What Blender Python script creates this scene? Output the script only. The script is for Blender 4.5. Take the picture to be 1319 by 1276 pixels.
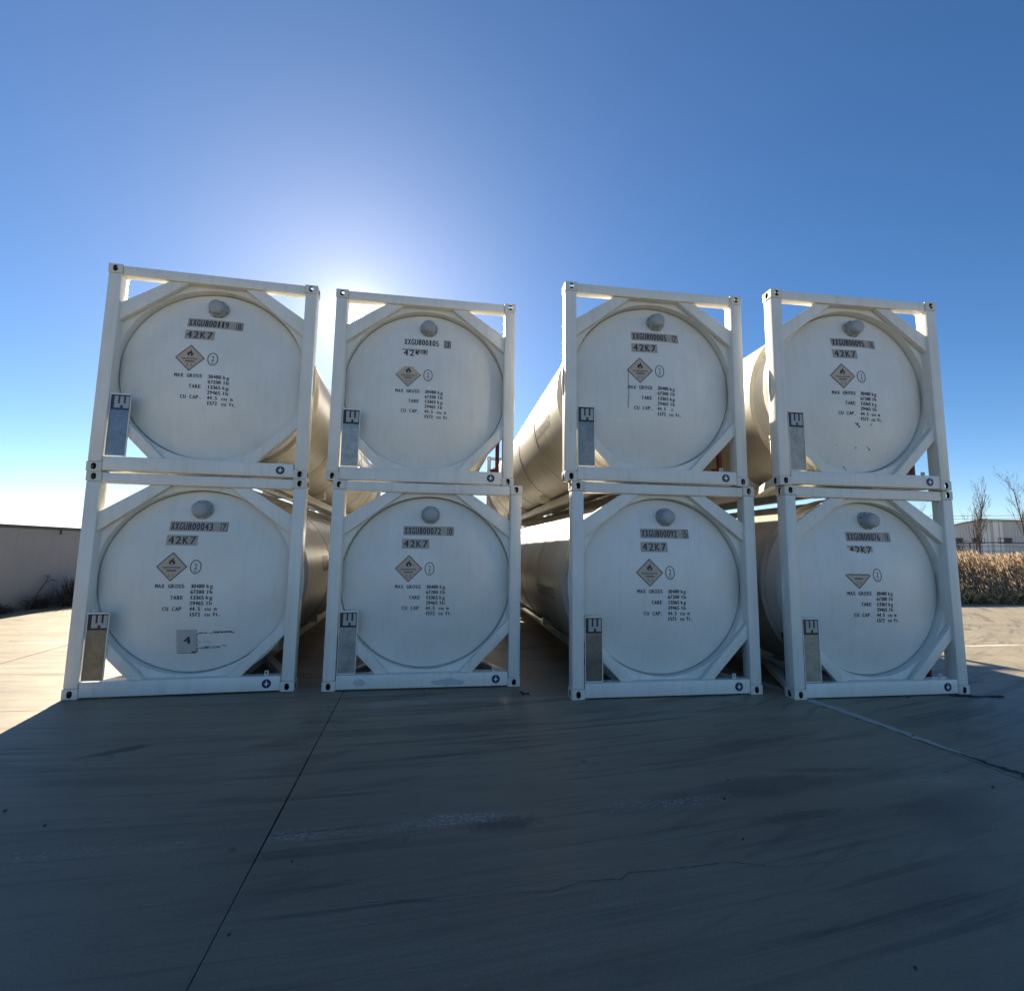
import bpy, bmesh, math, random
from mathutils import Vector, Matrix

random.seed(7)
PI = math.pi
scene = bpy.context.scene
for o in list(bpy.data.objects):
    bpy.data.objects.remove(o, do_unlink=True)
col = scene.collection

# ------------------------------------------------------------------ camera
cam_data = bpy.data.cameras.new('camera')
cam = bpy.data.objects.new('camera', cam_data)
col.objects.link(cam)
cam_data.sensor_fit = 'HORIZONTAL'
cam_data.sensor_width = 36.0
cam_data.lens = 36.0 * 620.374 / 1319.0
cam_data.clip_start = 0.05
cam_data.clip_end = 3000
CR = Vector((0.9891625862869053, -0.14616044403918535, 0.013946414896621538))
CU = Vector((-0.029952909158420242, -0.10789230724493175, 0.9937112625256457))
CF = Vector((0.1437365684964963, 0.9833597381607778, 0.11110096417771818))
CAM = Vector((0.15768, -6.31159, 1.74335))
cam.matrix_world = Matrix(((CR.x, CU.x, -CF.x, CAM.x), (CR.y, CU.y, -CF.y, CAM.y), (CR.z, CU.z, -CF.z, CAM.z), (0, 0, 0, 1)))
scene.camera = cam

# ------------------------------------------------------------------ sun and sky
SUN_EL, SUN_AZ = 24.81, -10.84          # degrees; azimuth from +Y towards +X
SUN = Vector((math.sin(math.radians(SUN_AZ)) * math.cos(math.radians(SUN_EL)),
              math.cos(math.radians(SUN_AZ)) * math.cos(math.radians(SUN_EL)),
              math.sin(math.radians(SUN_EL))))
sl = bpy.data.lights.new('sun', 'SUN')
sl.energy = 5.0
sl.angle = math.radians(0.5)
sl.color = (1.0, 0.87, 0.67)
so = bpy.data.objects.new('sun', sl)
col.objects.link(so)
so.location = SUN * 60
so.rotation_euler = (-SUN).to_track_quat('-Z', 'Y').to_euler()

world = bpy.data.worlds.new('World')
scene.world = world
world.use_nodes = True
wn = world.node_tree
wn.nodes.clear()
def N(t, typ, **kw):
    n = t.nodes.new(typ)
    for k, v in kw.items():
        setattr(n, k, v)
    return n
w_out = N(wn, 'ShaderNodeOutputWorld')
w_bg = N(wn, 'ShaderNodeBackground')
sky = N(wn, 'ShaderNodeTexSky', sky_type='NISHITA')
sky.sun_disc = False
sky.sun_elevation = math.radians(SUN_EL)
sky.sun_rotation = math.radians(SUN_AZ)
sky.air_density = 0.72
sky.dust_density = 0.12
sky.ozone_density = 1.6
sky.altitude = 50
w_bg.inputs['Strength'].default_value = 0.05
# aureole: the bright glare of hazy air round the sun, and the sun's own disc
tc = N(wn, 'ShaderNodeTexCoord')
dot = N(wn, 'ShaderNodeVectorMath', operation='DOT_PRODUCT')
dot.inputs[1].default_value = SUN
wn.links.new(tc.outputs['Generated'], dot.inputs[0])
clampn = N(wn, 'ShaderNodeClamp')
clampn.inputs['Min'].default_value = -1; clampn.inputs['Max'].default_value = 0.9999999
wn.links.new(dot.outputs['Value'], clampn.inputs['Value'])
acos = N(wn, 'ShaderNodeMath', operation='ARCCOSINE')
wn.links.new(clampn.outputs[0], acos.inputs[0])
def glow(width_deg, power, colour, amount):
    d = N(wn, 'ShaderNodeMath', operation='DIVIDE'); d.inputs[1].default_value = math.radians(width_deg)
    wn.links.new(acos.outputs[0], d.inputs[0])
    p = N(wn, 'ShaderNodeMath', operation='POWER'); p.inputs[1].default_value = power
    wn.links.new(d.outputs[0], p.inputs[0])
    m = N(wn, 'ShaderNodeMath', operation='MULTIPLY'); m.inputs[1].default_value = -1
    wn.links.new(p.outputs[0], m.inputs[0])
    e = N(wn, 'ShaderNodeMath', operation='EXPONENT')
    wn.links.new(m.outputs[0], e.inputs[0])
    s = N(wn, 'ShaderNodeVectorMath', operation='SCALE')
    s.inputs[0].default_value = [c * amount for c in colour]
    wn.links.new(e.outputs[0], s.inputs['Scale'])
    return s.outputs[0]
hsv = N(wn, 'ShaderNodeHueSaturation')
hsv.inputs['Hue'].default_value = 0.502
hsv.inputs['Saturation'].default_value = 1.27
hsv.inputs['Value'].default_value = 0.90
wn.links.new(sky.outputs[0], hsv.inputs['Color'])
acc = hsv.outputs[0]
for args in ((0.9, 4, (1.0, 0.95, 0.82), 500.0), (1.3, 1.0, (1.0, 0.93, 0.78), 16.0), (9.0, 1.0, (1.0, 0.98, 0.93), 1.3), (28.0, 1.0, (0.92, 0.96, 1.0), 0.6)):
    a = N(wn, 'ShaderNodeVectorMath', operation='ADD')
    wn.links.new(acc, a.inputs[0]); wn.links.new(glow(*args), a.inputs[1])
    acc = a.outputs[0]
wn.links.new(acc, w_bg.inputs['Color'])
wn.links.new(w_bg.outputs[0], w_out.inputs['Surface'])

scene.view_settings.view_transform = 'Standard'
scene.view_settings.look = 'None'
scene.view_settings.exposure = 1.82
scene.view_settings.gamma = 1.0
scene.view_settings.use_curve_mapping = False
scene.render.engine = 'CYCLES'
scene.cycles.max_bounces = 10
scene.cycles.diffuse_bounces = 5

# ------------------------------------------------------------------ materials
def new_mat(name):
    m = bpy.data.materials.new(name)
    m.use_nodes = True
    nt = m.node_tree
    b = nt.nodes['Principled BSDF']
    return m, nt, b
def L(nt, a, b):
    nt.links.new(a, b)
def simple(name, c, rough=0.5, metal=0.0, spec=0.5):
    m, nt, b = new_mat(name)
    b.inputs['Base Color'].default_value = (*c, 1)
    b.inputs['Roughness'].default_value = rough
    b.inputs['Metallic'].default_value = metal
    b.inputs['Specular IOR Level'].default_value = spec
    n = N(nt, 'ShaderNodeTexNoise'); n.inputs['Scale'].default_value = 9; n.inputs['Detail'].default_value = 6
    t = N(nt, 'ShaderNodeTexCoord'); L(nt, t.outputs['Object'], n.inputs['Vector'])
    mx = N(nt, 'ShaderNodeMix', data_type='RGBA', blend_type='MULTIPLY')
    mx.inputs['Factor'].default_value = 0.35
    mx.inputs['A'].default_value = (*c, 1)
    L(nt, n.outputs['Fac'], mx.inputs['B'])
    g = N(nt, 'ShaderNodeMix', data_type='RGBA'); g.inputs['Factor'].default_value = 0.5
    g.inputs['A'].default_value = (*c, 1)
    L(nt, mx.outputs['Result'], g.inputs['B'])
    L(nt, g.outputs['Result'], b.inputs['Base Color'])
    return m
def ramp(nt, fac, stops, interp='LINEAR'):
    r = N(nt, 'ShaderNodeValToRGB')
    r.color_ramp.interpolation = interp
    el = r.color_ramp.elements
    el[0].position, el[0].color = stops[0][0], (*stops[0][1], 1)
    el[1].position, el[1].color = stops[-1][0], (*stops[-1][1], 1)
    for p, c in stops[1:-1]:
        e = el.new(p); e.color = (*c, 1)
    L(nt, fac, r.inputs['Fac'])
    return r.outputs['Color']
def g3(v):
    return (v, v, v)
def noise(nt, vec, scale, detail=5, rough=0.6, dist=0.0):
    n = N(nt, 'ShaderNodeTexNoise')
    n.inputs['Scale'].default_value = scale; n.inputs['Detail'].default_value = detail
    n.inputs['Roughness'].default_value = rough; n.inputs['Distortion'].default_value = dist
    if vec is not None:
        L(nt, vec, n.inputs['Vector'])
    return n.outputs['Fac']
def mapping(nt, vec, scale=(1, 1, 1), rot=(0, 0, 0), loc=(0, 0, 0)):
    m = N(nt, 'ShaderNodeMapping')
    m.inputs['Scale'].default_value = scale; m.inputs['Rotation'].default_value = rot; m.inputs['Location'].default_value = loc
    L(nt, vec, m.inputs['Vector'])
    return m.outputs['Vector']
def math_(nt, op, a, b=None, c=None):
    n = N(nt, 'ShaderNodeMath', operation=op)
    for i, v in enumerate((a, b, c)):
        if v is None: continue
        if isinstance(v, (int, float)): n.inputs[i].default_value = v
        else: L(nt, v, n.inputs[i])
    return n.outputs[0]
def mix(nt, fac, a, b, blend='MIX'):
    n = N(nt, 'ShaderNodeMix', data_type='RGBA', blend_type=blend)
    for k, v in (('Factor', fac), ('A', a), ('B', b)):
        if isinstance(v, (int, float)): n.inputs[k].default_value = v
        elif isinstance(v, tuple): n.inputs[k].default_value = (*v, 1)
        else: L(nt, v, n.inputs[k])
    return n.outputs['Result']
def bump(nt, b, h, strength=0.2, dist=0.01):
    n = N(nt, 'ShaderNodeBump')
    n.inputs['Strength'].default_value = strength; n.inputs['Distance'].default_value = dist
    L(nt, h, n.inputs['Height']); L(nt, n.outputs[0], b.inputs['Normal'])
def inst_coords(nt, seed_scale=37.0):
    """object coordinates shifted by the object's random number, so that alike pieces wear differently"""
    t = N(nt, 'ShaderNodeTexCoord'); oi = N(nt, 'ShaderNodeObjectInfo')
    cx = N(nt, 'ShaderNodeCombineXYZ')
    r = math_(nt, 'MULTIPLY', oi.outputs['Random'], seed_scale)
    for i in range(3): L(nt, r, cx.inputs[i])
    v = N(nt, 'ShaderNodeVectorMath', operation='ADD')
    L(nt, t.outputs['Object'], v.inputs[0]); L(nt, cx.outputs[0], v.inputs[1])
    return v.outputs[0], oi.outputs['Random']

def painted_steel(name, c, rough, dirt=0.5, chips=0.5, coat=0.0):
    m, nt, b = new_mat(name)
    v, rnd = inst_coords(nt)
    big = noise(nt, v, 1.6, 4)
    fine = noise(nt, v, 38, 3)
    drip = noise(nt, mapping(nt, v, (14, 14, 0.9)), 1.0, 5, 0.65)
    d1 = ramp(nt, drip, [(0.5, g3(0)), (0.78, g3(1))])
    base = mix(nt, ramp(nt, big, [(0.35, g3(0)), (0.7, g3(1))]), c, tuple(x * y for x, y in zip(c, (0.90, 0.90, 0.88))))
    base = mix(nt, math_(nt, 'MULTIPLY', d1, 0.32 * dirt), base, (0.30, 0.27, 0.22))
    base = mix(nt, math_(nt, 'MULTIPLY', ramp(nt, fine, [(0.62, g3(0)), (0.8, g3(1))]), 0.25 * dirt), base, (0.25, 0.22, 0.19))
    ch = noise(nt, v, 17, 6, 0.75, 0.4)
    msk = noise(nt, v, 2.3, 2)
    chip = math_(nt, 'MULTIPLY', ramp(nt, ch, [(0.735 - 0.03 * chips, g3(0)), (0.75 - 0.03 * chips, g3(1))]), ramp(nt, msk, [(0.52, g3(0)), (0.6, g3(1))]))
    base = mix(nt, math_(nt, 'MULTIPLY', chip, min(1, chips)), base, (0.14, 0.10, 0.08))
    L(nt, base, b.inputs['Base Color'])
    L(nt, math_(nt, 'MULTIPLY_ADD', big, 0.18, rough - 0.09), b.inputs['Roughness'])
    b.inputs['Coat Weight'].default_value = coat
    b.inputs['Coat Roughness'].default_value = 0.12
    bump(nt, b, noise(nt, v, 5.5, 4), 0.10, 0.006)
    return m
M = {}
M['frame'] = painted_steel('frame_white', (0.79, 0.768, 0.705), 0.42, 0.75, 1.05)
M['casting'] = painted_steel('casting_white', (0.70, 0.67, 0.59), 0.5, 1.2, 1.7)
M['head'] = painted_steel('head_white', (0.79, 0.768, 0.71), 0.36, 0.42, 0.15)

def shell_mat():
    m, nt, b = new_mat('shell_cream')
    v, rnd = inst_coords(nt)
    t = N(nt, 'ShaderNodeTexCoord')
    sp = N(nt, 'ShaderNodeSeparateXYZ'); L(nt, t.outputs['Object'], sp.inputs[0])
    ang = math_(nt, 'ARCTAN2', sp.outputs['X'], math_(nt, 'SUBTRACT', sp.outputs['Z'], 1.305))
    cx = N(nt, 'ShaderNodeCombineXYZ')
    L(nt, math_(nt, 'MULTIPLY', math_(nt, 'ABSOLUTE', ang), 0.55), cx.inputs['X'])
    L(nt, math_(nt, 'ADD', math_(nt, 'MULTIPLY', sp.outputs['Y'], 7.0), math_(nt, 'MULTIPLY', rnd, 50)), cx.inputs['Y'])
    L(nt, math_(nt, 'MULTIPLY', math_(nt, 'SIGN', sp.outputs['X']), 3.0), cx.inputs['Z'])
    drip = noise(nt, cx.outputs[0], 1.0, 6, 0.7)
    big = noise(nt, v, 0.9, 5)
    fade = ramp(nt, math_(nt, 'ABSOLUTE', ang), [(0.55, g3(0)), (1.0, g3(1))])
    base = mix(nt, ramp(nt, big, [(0.35, g3(0)), (0.7, g3(1))]), (0.50, 0.475, 0.42), (0.37, 0.345, 0.29))
    dk = math_(nt, 'MULTIPLY', ramp(nt, drip, [(0.52, g3(0)), (0.75, g3(1))]), math_(nt, 'MULTIPLY_ADD', fade, 0.6, 0.12))
    base = mix(nt, dk, base, (0.30, 0.25, 0.18))
    thin = math_(nt, 'MULTIPLY', ramp(nt, noise(nt, mapping(nt, cx.outputs[0], (1, 4, 1)), 1.3, 2), [(0.70, g3(0)), (0.74, g3(1))]), 0.35)
    base = mix(nt, thin, base, (0.12, 0.10, 0.08))
    L(nt, base, b.inputs['Base Color'])
    L(nt, math_(nt, 'MULTIPLY_ADD', drip, 0.25, 0.32), b.inputs['Roughness'])
    b.inputs['Specular IOR Level'].default_value = 0.35
    bump(nt, b, math_(nt, 'ADD', noise(nt, v, 1.4, 2), math_(nt, 'MULTIPLY', drip, 0.05)), 0.25, 0.02)
    return m
M['shell'] = shell_mat()

def print_mat(name, c, wear, rough=0.5):
    m, nt, b = new_mat(name)
    v, _ = inst_coords(nt)
    f = ramp(nt, noise(nt, v, 60, 4, 0.7), [(0.50, g3(0)), (0.72, g3(1))])
    L(nt, mix(nt, math_(nt, 'MULTIPLY', f, wear), c, tuple(min(1, x * 2.2 + 0.12) for x in c)), b.inputs['Base Color'])
    b.inputs['Roughness'].default_value = rough
    return m
M['casting_inside'] = simple('casting_raw_iron', (0.045, 0.04, 0.037), 0.8)
M['ink'] = print_mat('ink_black', (0.018, 0.02, 0.03), 0.45)
M['ink_soft'] = print_mat('ink_grey', (0.06, 0.07, 0.085), 0.5)
M['ink_thin'] = print_mat('ink_small_print', (0.02, 0.024, 0.034), 0.12)
M['plate'] = print_mat('plate_beige', (0.40, 0.345, 0.28), 0.25)
M['diamond'] = print_mat('placard_beige', (0.52, 0.40, 0.29), 0.2)
M['navy'] = simple('sign_navy', (0.012, 0.018, 0.085), 0.35)
M['sign_white'] = simple('sign_white', (0.75, 0.75, 0.75), 0.4)
M['dark_print'] = simple('plate_dark', (0.016, 0.018, 0.026), 0.35)
M['blue_print'] = simple('plate_blue', (0.02, 0.035, 0.12), 0.35)
M['pale_print'] = simple('plate_pale', (0.42, 0.42, 0.40), 0.4)
M['red'] = simple('red_oxide', (0.16, 0.012, 0.014), 0.45)
M['black_rubber'] = simple('black_rubber', (0.015, 0.015, 0.016), 0.6)
M['cap'] = painted_steel('cap_grey', (0.36, 0.38, 0.385), 0.5, 0.5, 0.5)
M['bolt'] = simple('bolt_steel', (0.22, 0.22, 0.22), 0.45, 0.7)
M['paper'] = simple('paper_notice', (0.50, 0.49, 0.46), 0.7)
M['primer'] = simple('repaint_grey', (0.52, 0.54, 0.52), 0.6)
M['olive'] = simple('plate_olive', (0.16, 0.14, 0.08), 0.5)
M['maroon'] = simple('plate_maroon', (0.14, 0.085, 0.08), 0.5)

def data_plate(name, c, metal, line):
    m, nt, b = new_mat(name)
    v, rnd = inst_coords(nt)
    t = N(nt, 'ShaderNodeTexCoord')
    sp = N(nt, 'ShaderNodeSeparateXYZ'); L(nt, t.outputs['Object'], sp.inputs[0])
    row = math_(nt, 'FRACT', math_(nt, 'MULTIPLY', sp.outputs['Z'], 46))
    rowi = math_(nt, 'FLOOR', math_(nt, 'MULTIPLY', sp.outputs['Z'], 46))
    cx = N(nt, 'ShaderNodeCombineXYZ')
    L(nt, math_(nt, 'MULTIPLY', sp.outputs['X'], 110), cx.inputs['X']); L(nt, math_(nt, 'MULTIPLY', rowi, 7.3), cx.inputs['Y']); L(nt, rnd, cx.inputs['Z'])
    words = ramp(nt, noise(nt, cx.outputs[0], 1.0, 2), [(0.44, g3(0)), (0.5, g3(1))])
    onrow = ramp(nt, row, [(0.30, g3(0)), (0.36, g3(1)), (0.70, g3(1)), (0.76, g3(0))])
    txt = math_(nt, 'MULTIPLY', words, onrow)
    base = mix(nt, math_(nt, 'MULTIPLY', txt, line), c, (0.05, 0.05, 0.05))
    base = mix(nt, ramp(nt, noise(nt, v, 7, 6, 0.7), [(0.35, g3(0)), (0.7, g3(0.85))]), base, tuple(x * 0.45 for x in c))
    L(nt, base, b.inputs['Base Color'])
    b.inputs['Metallic'].default_value = metal
    b.inputs['Roughness'].default_value = 0.32
    bump(nt, b, noise(nt, mapping(nt, v, (3, 3, 14)), 1.0, 2), 0.25, 0.004)
    return m
M['steel_plate'] = data_plate('data_plate_steel', (0.25, 0.235, 0.21), 0.8, 0.35)
M['light_plate'] = data_plate('data_plate_light', (0.48, 0.43, 0.34), 0.15, 0.4)

M['pale_plate'] = data_plate('data_plate_pale', (0.40, 0.42, 0.40), 0.25, 0.45)
M['blue_plate'] = data_plate('data_plate_bluish', (0.23, 0.26, 0.31), 0.55, 0.35)

def concrete():
    m, nt, b = new_mat('yard_concrete')
    geo = N(nt, 'ShaderNodeNewGeometry')
    oi = N(nt, 'ShaderNodeObjectInfo')
    P = geo.outputs['Position']
    sp = N(nt, 'ShaderNodeSeparateXYZ'); L(nt, P, sp.inputs[0])
    X, Y = sp.outputs['X'], sp.outputs['Y']
    big = noise(nt, P, 0.35, 5, 0.6)
    med = noise(nt, P, 2.2, 6, 0.65)
    fine = noise(nt, P, 55, 4, 0.7)
    streak = noise(nt, mapping(nt, P, (0.5, 5.0, 1), (0, 0, math.radians(-8))), 1.0, 6, 0.6, 0.3)
    base = mix(nt, ramp(nt, big, [(0.3, g3(0)), (0.72, g3(1))]), (0.232, 0.197, 0.132), (0.325, 0.278, 0.188))
    base = mix(nt, ramp(nt, streak, [(0.42, g3(0)), (0.72, g3(0.6))]), base, (0.155, 0.134, 0.095))
    base = mix(nt, ramp(nt, med, [(0.5, g3(0)), (0.8, g3(0.45))]), base, (0.365, 0.318, 0.225))
    base = mix(nt, ramp(nt, fine, [(0.3, g3(0.25)), (0.6, g3(0))]), base, (0.11, 0.105, 0.095))
    # foreground shade painted into the slab colour: darker towards the camera, noisy edge
    fore_shade_y = math_(nt, 'ADD', Y, math_(nt, 'MULTIPLY', math_(nt, 'SUBTRACT', noise(nt, mapping(nt, P, (0.35, 1.2, 1)), 0.8, 5, 0.6), 0.5), 3.2))
    fore_shade = ramp(nt, math_(nt, 'MULTIPLY_ADD', fore_shade_y, -1 / 12, 0.2), [(0.26, g3(0)), (0.46, g3(1)), (0.98, g3(1)), (1.0, g3(0.6))])
    base = mix(nt, math_(nt, 'MULTIPLY', fore_shade, 0.45), base, (0.085, 0.074, 0.054))
    base = mix(nt, ramp(nt, noise(nt, P, 130, 3, 0.8), [(0.36, g3(0.32)), (0.46, g3(0)), (0.62, g3(0)), (0.76, g3(0.3))]), base, mix(nt, ramp(nt, noise(nt, P, 61, 2), [(0.45, g3(0)), (0.55, g3(1))]), (0.05, 0.048, 0.045), (0.34, 0.32, 0.29)))
    # tyre marks: arcs about a few far centres, broken up by noise
    for (cx_, cy_, freq, lo, hi, amt, seed) in ((-1.5, 22.0, 3.4, 0.53, 0.60, 0.70, 0), (-2.0, 26.0, 12.0, 0.54, 0.60, 0.7, 13), (-3.0, 8.5, 6.0, 0.57, 0.64, 0.5, 31), (-1.8, 24.0, 34.0, 0.53, 0.58, 0.25, 47)):
        dx = math_(nt, 'SUBTRACT', X, cx_); dy = math_(nt, 'SUBTRACT', Y, cy_)
        r = math_(nt, 'SQRT', math_(nt, 'ADD', math_(nt, 'MULTIPLY', dx, dx), math_(nt, 'MULTIPLY', dy, dy)))
        c = N(nt, 'ShaderNodeCombineXYZ')
        L(nt, math_(nt, 'MULTIPLY', r, freq), c.inputs['X'])
        L(nt, math_(nt, 'MULTIPLY', math_(nt, 'ARCTAN2', dy, dx), 9.0), c.inputs['Y'])
        c.inputs['Z'].default_value = seed
        arc = ramp(nt, noise(nt, c.outputs[0], 1.0, 4, 0.6), [(lo, g3(0)), (hi, g3(1))])
        msk = ramp(nt, noise(nt, mapping(nt, P, loc=(seed, 0, 0)), 0.45, 3), [(0.42, g3(0)), (0.6, g3(1))])
        brk = math_(nt, 'MULTIPLY_ADD', noise(nt, P, 25, 3), 0.6, 0.4)
        base = mix(nt, math_(nt, 'MULTIPLY', math_(nt, 'MULTIPLY', arc, msk), math_(nt, 'MULTIPLY', brk, amt)), base, (0.036, 0.036, 0.037))
    # dark rubber smears
    for (sx, sy, lx, ly, rot, amt) in ((-2.5, -1.58, 0.28, 0.07, 0.5, 0.75), (-1.2, -1.55, 0.30, 0.12, 0.25, 0.45), (0.62, -3.05, 0.30, 0.10, 0.1, 0.6), (2.6, -3.2, 0.5, 0.06, 0.1, 0.5), (3.3, -2.6, 0.5, 0.05, -0.1, 0.4), (-2.6, -3.5, 0.7, 0.05, 0.05, 0.5), (-6.9, 2.2, 0.5, 0.06, 0.2, 0.4)):
        dx = math_(nt, 'SUBTRACT', X, sx); dy = math_(nt, 'SUBTRACT', Y, sy)
        ca, sa = math.cos(rot), math.sin(rot)
        u = math_(nt, 'ADD', math_(nt, 'MULTIPLY', dx, ca / lx), math_(nt, 'MULTIPLY', dy, sa / lx))
        w = math_(nt, 'ADD', math_(nt, 'MULTIPLY', dx, -sa / ly), math_(nt, 'MULTIPLY', dy, ca / ly))
        q = math_(nt, 'ADD', math_(nt, 'MULTIPLY', u, u), math_(nt, 'MULTIPLY', w, w))
        q = math_(nt, 'ADD', q, math_(nt, 'MULTIPLY', math_(nt, 'SUBTRACT', noise(nt, P, 9, 5, 0.7), 0.5), 2.6))
        f = ramp(nt, q, [(0.2, g3(1)), (1.0, g3(0))])
        base = mix(nt, math_(nt, 'MULTIPLY', f, amt), base, (0.032, 0.032, 0.034))
    spots = N(nt, 'ShaderNodeTexVoronoi'); spots.inputs['Scale'].default_value = 2.1; L(nt, P, spots.inputs['Vector'])
    sd = math_(nt, 'ADD', spots.outputs['Distance'], math_(nt, 'MULTIPLY', math_(nt, 'SUBTRACT', noise(nt, P, 14, 4, 0.7), 0.5), 0.10))
    spc = N(nt, 'ShaderNodeSeparateColor'); L(nt, spots.outputs['Color'], spc.inputs[0])
    few = math_(nt, 'GREATER_THAN', spc.outputs[0], 0.80)
    base = mix(nt, math_(nt, 'MULTIPLY', math_(nt, 'MULTIPLY', ramp(nt, sd, [(0.035, g3(1)), (0.075, g3(0))]), few), 0.55), base, (0.03, 0.029, 0.028))
    # worn painted lines
    def line(axis, pos, half, x0, x1, thr, amt, c, fs=32.0):
        wob = math_(nt, 'MULTIPLY', math_(nt, 'SUBTRACT', noise(nt, P, 1.7, 3), 0.5), 0.16)
        d = math_(nt, 'ABSOLUTE', math_(nt, 'ADD', math_(nt, 'SUBTRACT', axis, pos), wob))
        inside = ramp(nt, math_(nt, 'DIVIDE', d, half), [(0.55, g3(1)), (1.0, g3(0))])
        other = X if axis is Y else Y
        a = math_(nt, 'MULTIPLY', math_(nt, 'GREATER_THAN', other, x0), math_(nt, 'LESS_THAN', other, x1))
        flake = ramp(nt, noise(nt, mapping(nt, P, (1, 1.6, 1)), fs, 6, 0.75), [(thr, g3(0)), (thr + 0.05, g3(1))])
        patch = ramp(nt, noise(nt, P, 1.3, 2), [(0.40, g3(0.06)), (0.62, g3(1))])
        f = math_(nt, 'MULTIPLY', math_(nt, 'MULTIPLY', inside, a), math_(nt, 'MULTIPLY', flake, patch))
        return mix(nt, math_(nt, 'MULTIPLY', f, amt), base, c)
    for (xa, xb, thr, amt, half) in ((-0.90, 0.95, 0.505, 0.62, 0.075), (0.95, 2.30, 0.53, 0.6, 0.06), (3.3, 4.15, 0.54, 0.55, 0.06), (-2.4, -0.92, 0.545, 0.55, 0.06)):
        base = line(Y, math_(nt, 'MULTIPLY_ADD', X, 0.03, -2.985), half, xa, xb, thr, amt, (0.46, 0.45, 0.42), 30.0)
    base = line(Y, math_(nt, 'MULTIPLY_ADD', X, 0.0, -0.55), 0.05, -0.8, 0.05, 0.40, 0.6, (0.36, 0.34, 0.33))
    base = line(Y, 1.95, 0.06, 9.5, 14.5, 0.36, 0.9, (0.6, 0.6, 0.58), 12)
    base = line(Y, 3.5, 0.06, -10.2, -4.5, 0.36, 0.8, (0.5, 0.5, 0.48), 12)
    tint = math_(nt, 'MULTIPLY_ADD', oi.outputs['Random'], 0.22, 0.89)
    hs = N(nt, 'ShaderNodeHueSaturation'); L(nt, base, hs.inputs['Color']); L(nt, tint, hs.inputs['Value'])
    L(nt, hs.outputs[0], b.inputs['Base Color'])
    L(nt, math_(nt, 'MULTIPLY_ADD', med, 0.25, 0.44), b.inputs['Roughness'])
    b.inputs['Specular IOR Level'].default_value = 0.5
    bump(nt, b, math_(nt, 'ADD', fine, math_(nt, 'MULTIPLY', med, 2.0)), 0.35, 0.004)
    return m
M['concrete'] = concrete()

def ground_mat():
    m, nt, b = new_mat('dry_earth')
    geo = N(nt, 'ShaderNodeNewGeometry')
    P = geo.outputs['Position']
    c = mix(nt, ramp(nt, noise(nt, P, 0.4, 6), [(0.35, g3(0)), (0.65, g3(1))]), (0.26, 0.22, 0.155), (0.36, 0.31, 0.225))
    c = mix(nt, ramp(nt, noise(nt, P, 6, 5), [(0.5, g3(0)), (0.7, g3(0.6))]), c, (0.07, 0.06, 0.04))
    L(nt, c, b.inputs['Base Color']); b.inputs['Roughness'].default_value = 0.95
    bump(nt, b, noise(nt, P, 9, 5), 0.6, 0.03)
    return m
M['earth'] = ground_mat()
M['sealant'] = simple('joint_mortar', (0.46, 0.45, 0.42), 0.8)
M['tar'] = simple('tar_filler', (0.02, 0.02, 0.021), 0.7)

def plaster():
    m, nt, b = new_mat('wall_render')
    t = N(nt, 'ShaderNodeTexCoord')
    sp = N(nt, 'ShaderNodeSeparateXYZ'); L(nt, t.outputs['Object'], sp.inputs[0])
    v = t.outputs['Object']
    c = mix(nt, noise(nt, v, 0.8, 5), (0.33, 0.34, 0.36), (0.26, 0.27, 0.285))
    c = mix(nt, ramp(nt, noise(nt, mapping(nt, v, (6, 6, 0.6)), 1, 5), [(0.5, g3(0)), (0.8, g3(0.3))]), c, (0.18, 0.18, 0.18))
    splash = ramp(nt, math_(nt, 'ADD', sp.outputs['Z'], math_(nt, 'MULTIPLY', noise(nt, v, 3, 5), 0.5)), [(0.25, g3(0.6)), (0.75, g3(0))])
    c = mix(nt, splash, c, (0.13, 0.115, 0.10))
    L(nt, c, b.inputs['Base Color']); b.inputs['Roughness'].default_value = 0.9
    bump(nt, b, noise(nt, v, 30, 4), 0.3, 0.005)
    return m
M['plaster'] = plaster()
M['coping'] = simple('coping_dark', (0.05, 0.055, 0.055), 0.6)

def cladding():
    m, nt, b = new_mat('cladding_grey')
    t = N(nt, 'ShaderNodeTexCoord'); v = t.outputs['Object']
    w = N(nt, 'ShaderNodeTexWave', wave_type='BANDS', bands_direction='X')
    w.inputs['Scale'].default_value = 1.1; L(nt, v, w.inputs['Vector'])
    c = mix(nt, w.outputs['Fac'], (0.44, 0.45, 0.46), (0.56, 0.57, 0.58))
    c = mix(nt, math_(nt, 'MULTIPLY', noise(nt, mapping(nt, v, (2, 1, 0.2)), 1, 5), 0.5), c, (0.24, 0.24, 0.24))
    L(nt, c, b.inputs['Base Color']); b.inputs['Roughness'].default_value = 0.5
    bump(nt, b, w.outputs['Fac'], 0.5, 0.03)
    return m
M['cladding'] = cladding()
M['pale_cladding'] = simple('cladding_pale', (0.72, 0.73, 0.73), 0.5)
M['roof'] = simple('roof_sheet', (0.36, 0.38, 0.39), 0.4)
M['window_glass'] = simple('window_glass_dark', (0.02, 0.024, 0.028), 0.15)
M['window_frame'] = simple('window_frame_grey', (0.07, 0.075, 0.075), 0.5)
M['bark'] = simple('bark_grey', (0.09, 0.075, 0.065), 0.9)
M['twig'] = simple('twig_brown', (0.075, 0.06, 0.05), 0.9)
M['pale_stick'] = simple('stick_pale', (0.30, 0.28, 0.24), 0.8)
M['dry_leaf'] = simple('dry_leaf', (0.085, 0.07, 0.045), 0.9)
M['wire'] = simple('wire_dark', (0.03, 0.03, 0.032), 0.6)
M['galv'] = simple('fence_steel', (0.14, 0.145, 0.15), 0.6)
M['stone'] = simple('stone_dark', (0.045, 0.043, 0.04), 0.9)

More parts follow.
